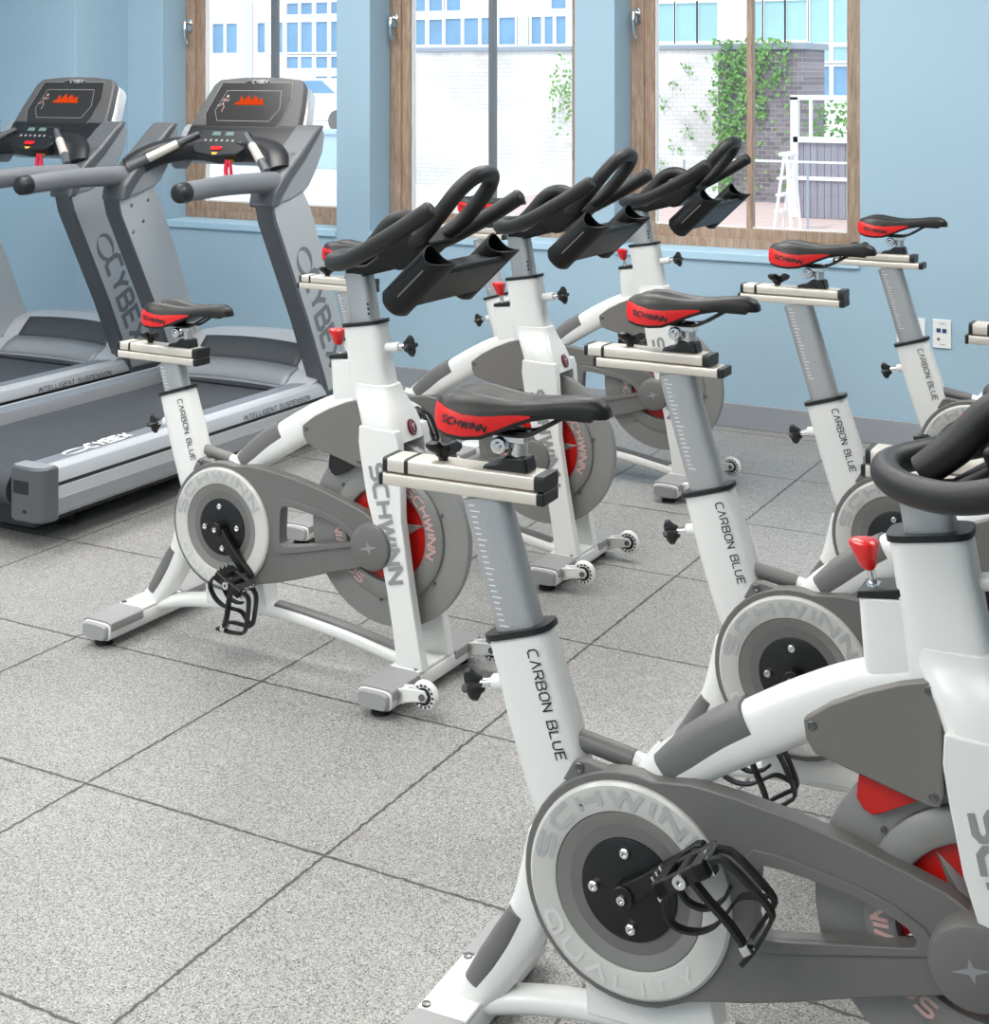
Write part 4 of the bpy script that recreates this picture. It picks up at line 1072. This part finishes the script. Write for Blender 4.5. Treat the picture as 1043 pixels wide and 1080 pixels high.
# outlets
def outlet(x0, x1, z0, z1, lab):
    bm = B(); box(bm, x0, x1, YW-.007, YW+.001, z0, z1); p = obj('wall_outlet', bm, 'plate', bevel=.002); tag(p, lab, 'wall outlet', 'outlets on the blue wall'); return p
p1 = outlet(-1.307, -1.235, .413, .527, 'white outlet plate with two blue sockets, right one of the pair on the blue wall')
bm = B()
for x, z, r in ((-1.284, .484, .008), (-1.261, .483, .008)): box(bm, x-r, x+r, YW-.0085, YW-.004, z-r, z+r)
obj('outlet_socket', bm, 'socket', p1)
bm = B(); lathe(bm, [(.001, .0085), (.006, .0085), (.006, .004)], (-1.284, YW, .449), 'y', 14, -1)
for z in (.512, .428): box(bm, -1.279, -1.258, YW-.0078, YW-.004, z-.001, z+.001)
obj('outlet_port', bm, 'pad', p1)
outlet(-1.451, -1.337, .413, .527, 'white outlet plate half hidden behind a grey seat post on the blue wall')

# unseen ceiling lights, added to brighten the room and the bikes
t = NT('added_light_diffuser'); e = t.n('ShaderNodeEmission'); e.inputs[0].default_value = (1, .985, .96, 1); e.inputs[1].default_value = 6.0; t.l(e.outputs[0], t.out.inputs[0]); M['diff'] = t.m
ADDED_LIGHTS = [(-4.3, 4.5, 46), (-2.1, 4.5, 46), (.1, 4.5, 46), (-4.3, 2.3, 44), (-2.1, 2.3, 40), (-4.3, -.2, 70), (-2.1, -.2, 38), (.1, -.2, 14), (-4.3, -2.2, 52), (-2.1, -2.2, 40)]  # panels behind the camera are added to lift the sides facing it
for k, (x, y, pw) in enumerate(ADDED_LIGHTS):
    tl = thing('added_ceiling_light', 'added square white ceiling light panel, out of view', 'ceiling light', (x, y, ZC), 0, 'added ceiling light panels')
    bm = B(); prism(bm, [(-.62, -.62), (.62, -.62), (.62, .62), (-.62, .62)], -.03, -.001, [[(-.58, -.58), (.58, -.58), (.58, .58), (-.58, .58)]], plane='xy'); obj('frame', bm, 'facade', tl)
    bm = B(); box(bm, -.58, .58, -.58, .58, -.02, -.01); obj('added_diffuser', bm, 'diff', tl)
    L = bpy.data.lights.new('added_panel_lamp', 'AREA'); L.shape = 'SQUARE'; L.size = 1.15; L.energy = pw*.62; L.color = (1, .985, .955)
    lo = bpy.data.objects.new('added_panel_lamp', L); COL.objects.link(lo); lo.location = (x, y, ZC-.035)

# ------------------------------------------------------------------ outside
bm = B(); box(bm, -60, 40, 6.45, 75, -.25, -.02); struct('ground_outside', bm, 'ground')
# timber terrace in front of the right-hand windows
bm = B()
for k in range(38):
    y = 13.2+k*.105
    box(bm, -8.6, 0, y, y+.098, -.02, -.004+.002*(k % 3))
tag(obj('timber_terrace', bm, 'deckwood'), 'pale pink timber terrace boards outside the right window', 'terrace')
bm = B(); box(bm, -11.6, -6.3, 17.9, 18.15, -.05, 1.84); gw = obj('garden_wall', bm, 'wbrick'); tag(gw, 'white painted brick wall across the yard outside the middle window', 'wall')
bm = B(); box(bm, -11.65, -6.3, 17.85, 18.2, 1.84, 1.90); obj('coping', bm, 'coping', gw, bevel=.01)
bm = B(); box(bm, -6.28, -5.19, 17.3, 18.1, -.02, 1.82); dw = obj('brick_pier', bm, 'dbrick'); tag(dw, 'dark brick wall with ivy outside the right window', 'wall')
bm = B(); box(bm, -6.24, -5.15, 17.25, 18.15, 1.82, 1.90); obj('coping', bm, 'coping', dw, bevel=.01)
# ivy: many small leaves
bm = B(); rnd = random.Random(11)
def leaf(c, s):
    u = Vector((rnd.uniform(-1, 1), rnd.uniform(-.6, .6), rnd.uniform(-1, 1))).normalized(); w = u.cross(Vector((rnd.uniform(-1, 1), -1, rnd.uniform(-1, 1))).normalized()).normalized()
    bm.faces.new([bm.verts.new(c+q) for q in (-u*s, w*s*.55+u*s*.1, u*s, -w*s*.55+u*s*.1)])
for k in range(5200):
    x = rnd.uniform(-6.32, -5.25); z = rnd.uniform(.1, 1.95); xx = (x+6.32)/1.07
    dens = 1. if xx < .62 and z > .75-.25*sin(x*9) else (.55 if z > 1.35 and xx < .9 else (.75 if xx < .22 else .06))
    dens *= .55+.45*sin(x*17+z*11)*sin(z*23-x*7)
    if rnd.random() > dens: continue
    leaf(Vector((x, 17.28-rnd.random()*.12, z)), rnd.uniform(.018, .04))
for k in range(1500):
    x = rnd.uniform(-7.35, -6.3); z = rnd.uniform(.15, 1.75)
    if sin(x*13+z*4)*sin(z*12+x*3)*.5+.5 < .72 or rnd.random() < .4: continue
    leaf(Vector((x, 17.87-rnd.random()*.05, z)), rnd.uniform(.015, .034))
for k in range(140):
    x = -8.62+rnd.uniform(-.16, .14); z = 1.25+rnd.gauss(0, .2)
    leaf(Vector((x, 17.8-rnd.random()*.1, z)), rnd.uniform(.02, .04))
iv = obj('ivy', bm, 'leaf'); iv['kind'] = 'stuff'; tag(iv, 'green ivy climbing the brick wall outside the right window', 'ivy')
# fence with a planter box above it
fr = thing('board_fence', 'weathered grey board fence outside the right window', 'fence', (-4.3, 15.5, 0))
bm = B()
for k in range(16): box(bm, -.44+k*.075, -.44+k*.075+.068, -.01, .012, .0, .80)
obj('fence_boards', bm, 'fence', fr)
bm = B(); box(bm, -.47, .80, -.05, .0, .80, .86); box(bm, -.45, .80, -.04, -.01, .40, .44); box(bm, -.50, -.42, -.05, .03, 0, 1.28); box(bm, -.50, .80, -.05, .03, 1.25, 1.30); box(bm, -.30, -.27, -.04, 0, .86, 1.25); obj('fence_rail', bm, 'whitepaint', fr)
bm = B()
for k in range(900): leaf(Vector((rnd.uniform(-4.70, -3.6), 15.6+rnd.random()*.3, rnd.uniform(.06, 1.24))), rnd.uniform(.02, .045))
hg = obj('hedge', bm, 'leaf'); hg['kind'] = 'stuff'; tag(hg, 'pale green hedge above the grey board fence', 'hedge')
ra = thing('terrace_railing', 'thin white terrace railing outside the right window', 'railing', (-3.9, 13.0, 0))
bm = B(); box(bm, -1.2, 1.6, -.012, .012, .728, .746); obj('top_rail', bm, 'whitepaint', ra)
for x in (-1.15, .02, 1.2):
    bm = B(); box(bm, x-.008, x+.008, -.008, .008, .02, .73); obj('post', bm, 'coping', ra)
la = thing('step_ladder', 'small white folding step ladder by the grey fence', 'ladder', (-4.36, 14.0, 0))
for s, nm in ((-1, 'leg'), (1, 'leg')):
    bm = B()
    for y in (-.12, .12): tube(bm, [(s*.012, y, .74), (s*.085-.02, y*1.2, .02)], .016, 8)
    if s < 0:
        for z in (.2, .36, .52): box(bm, -.012-.07*(1-z/.74)-.05, .0-.06*(1-z/.74)+.01, -.13, .13, z-.01, z+.012)
    obj('ladder_leg', bm, 'whitepaint', la)
bm = B(); box(bm, -.06, .05, -.15, .15, .735, .77); obj('ladder_top', bm, 'whitepaint', la, bevel=.005)
# apartment building beyond the wall
YBd = 60.
ab = thing('apartment_building', 'white apartment building with blue windows beyond the yard', 'building', (-35, YBd, 0))
bm = B(); box(bm, -30, 45, 0, 10, -.02, 14); obj('facade', bm, 'facade', ab)
def bwin(x0, x1, z0, z1, m='bluepane', nx=1, k=2.5, sep=.16):
    """pane group given in metres at the reference distance, k scales it out to the facade"""
    X0, X1 = x0*k+35, x1*k+35; Z0, Z1 = 1.5+(z0-1.5)*k, 1.5+(z1-1.5)*k
    bm = B(); frame_ring(bm, X0-.08, X1+.08, Z0-.08, Z1+.08, .08, .08, .08, .08, -.16, .02)
    for q in range(1, nx):
        xm = X0+(X1-X0)*q/nx; box(bm, xm-sep/2, xm+sep/2, -.14, .02, Z0, Z1)
    f = obj('window', bm, 'facade', ab)
    bm = B(); box(bm, X0, X1, -.06, -.02, Z0, Z1); obj('pane', bm, m, f)
# left window view
for z0, z1 in ((2.09, 2.83), (3.02, 3.30), (1.70, 1.98), (.80, 1.50)):
    lo = z1-z0 > .4
    if lo and z0 > 2: bwin(-24.39, -23.60, z0, z1, nx=2, k=2.)
    if lo and z0 > 2: bwin(-22.97, -22.19, z0, z1, nx=2, k=2., sep=.6)
    if not lo or z0 > 2: bwin(-22.07, -21.30, z0, z1, nx=2, k=2.)
    bwin(-21.19, -20.85, z0, z1, k=2.); bwin(-20.75, -20.10, z0, z1, nx=2, k=2.)
# middle window view
for a, b in ((-14.73, -14.46), (-14.38, -14.09)): bwin(a, b, 2.09, 2.56)
bwin(-14.03, -12.56, 2.08, 2.57, nx=4); bwin(-12.17-.06, -11.54, 2.08, 2.57, nx=3)
for a, b in ((-14.73, -14.46), (-14.38, -14.09), (-14.0, -13.7)): bwin(a, b, 2.72, 3.2)
bwin(-11.83, -11.54, 2.71, 3.2)
bm = B(); box(bm, -12.52*2.5+35, -12.30*2.5+35, -.1, .02, 2.9, 4.2); obj('facade_panel', bm, 'facadegrey', ab)
bm = B(); box(bm, -23.42*2+35, -23.15*2+35, -.1, .02, -.02, 5.2); obj('facade_panel', bm, 'facadegrey', ab)
# right window view
for a, b in ((-9.84, -9.49), (-9.45, -9.08), (-9.05, -8.70), (-8.07, -7.93), (-7.89, -7.54), (-7.51, -7.16)): bwin(a, b, 2.1, 2.75, 'greenpane')
bwin(-7.11, -6.40, 2.05, 2.80, 'greenpane', 2); bwin(-7.11, -6.40, 1.75, 1.98, 'greenpane', 2); bwin(-7.11, -6.40, 1.10, 1.66, 'bluepane', 2)
# pale blocks at the foot of the building, seen low in the left window
bm = B(); box(bm, -16.0, -10.9, 20.2, 20.6, -.02, .55); box(bm, -16.0, -10.9, 20.15, 20.65, .55, .62); lw = obj('low_wall', bm, 'lowwall', bevel=.01); tag(lw, 'low pale wall low down outside the left window', 'wall')
bm = B()
vp = [(-1.9, .28), (-1.9, .85), (-1.7, .98), (-1.15, 1.05), (-.75, 1.42), (.75, 1.45), (1.35, 1.02), (1.9, .92), (2.0, .55), (1.95, .28)]
prism(bm, vp, -.8, .8); car = thing('parked_car', 'white parked car beyond the low wall outside the left window', 'car', (-24.0, 34.0, 0))
obj('car_body', bm, 'whitepaint', car, bevel=.09, seg=3)
bm = B(); prism(bm, [(-.98, 1.05), (-.70, 1.36), (-.05, 1.38), (-.05, 1.05)], -.82, .82); prism(bm, [(.05, 1.05), (.05, 1.38), (.68, 1.39), (1.12, 1.05)], -.82, .82); obj('car_window', bm, 'bluepane', car)
for x in (-1.2, 1.25):
    for y in (-.78, .78):
        bm = B(); lathe(bm, [(.001, -.1), (.30, -.1), (.32, 0), (.30, .1), (.001, .1)], (x, y, .30), 'y', 24); obj('car_wheel', bm, 'pad', car)

# ------------------------------------------------------------------ daylight
w = bpy.data.worlds.new('sky'); scene.world = w; w.use_nodes = True; nt = w.node_tree; nt.nodes.clear()
out = nt.nodes.new('ShaderNodeOutputWorld'); bg = nt.nodes.new('ShaderNodeBackground'); bg.inputs[0].default_value = (.86, .94, 1, 1); bg.inputs[1].default_value = 1.6
nt.links.new(bg.outputs[0], out.inputs[0])
sl = bpy.data.lights.new('sun', 'SUN'); sl.energy = 1.7; sl.angle = .03; sl.color = (1, .97, .92)
so = bpy.data.objects.new('sun', sl); COL.objects.link(so); so.rotation_euler = (R(42), 0, R(-14)); so.location = (0, 0, 12)

# ------------------------------------------------------------------ camera
cd = bpy.data.cameras.new('camera'); cam = bpy.data.objects.new('camera', cd); COL.objects.link(cam)
cam.location = (0, 0, 1.5); cam.rotation_euler = (R(90), 0, R(28.4716))
cd.sensor_fit = 'HORIZONTAL'; cd.sensor_width = 36; cd.lens = 1573.65*36/1043
cd.shift_y = -(540-80.48)/1043; cd.clip_start = .05; cd.clip_end = 300
scene.camera = cam
vs = scene.view_settings
scene.display_settings.display_device = 'sRGB'
vs.view_transform = 'Standard'; vs.look = 'None'; vs.gamma = 1; vs.use_curve_mapping = False; vs.exposure = 0.0
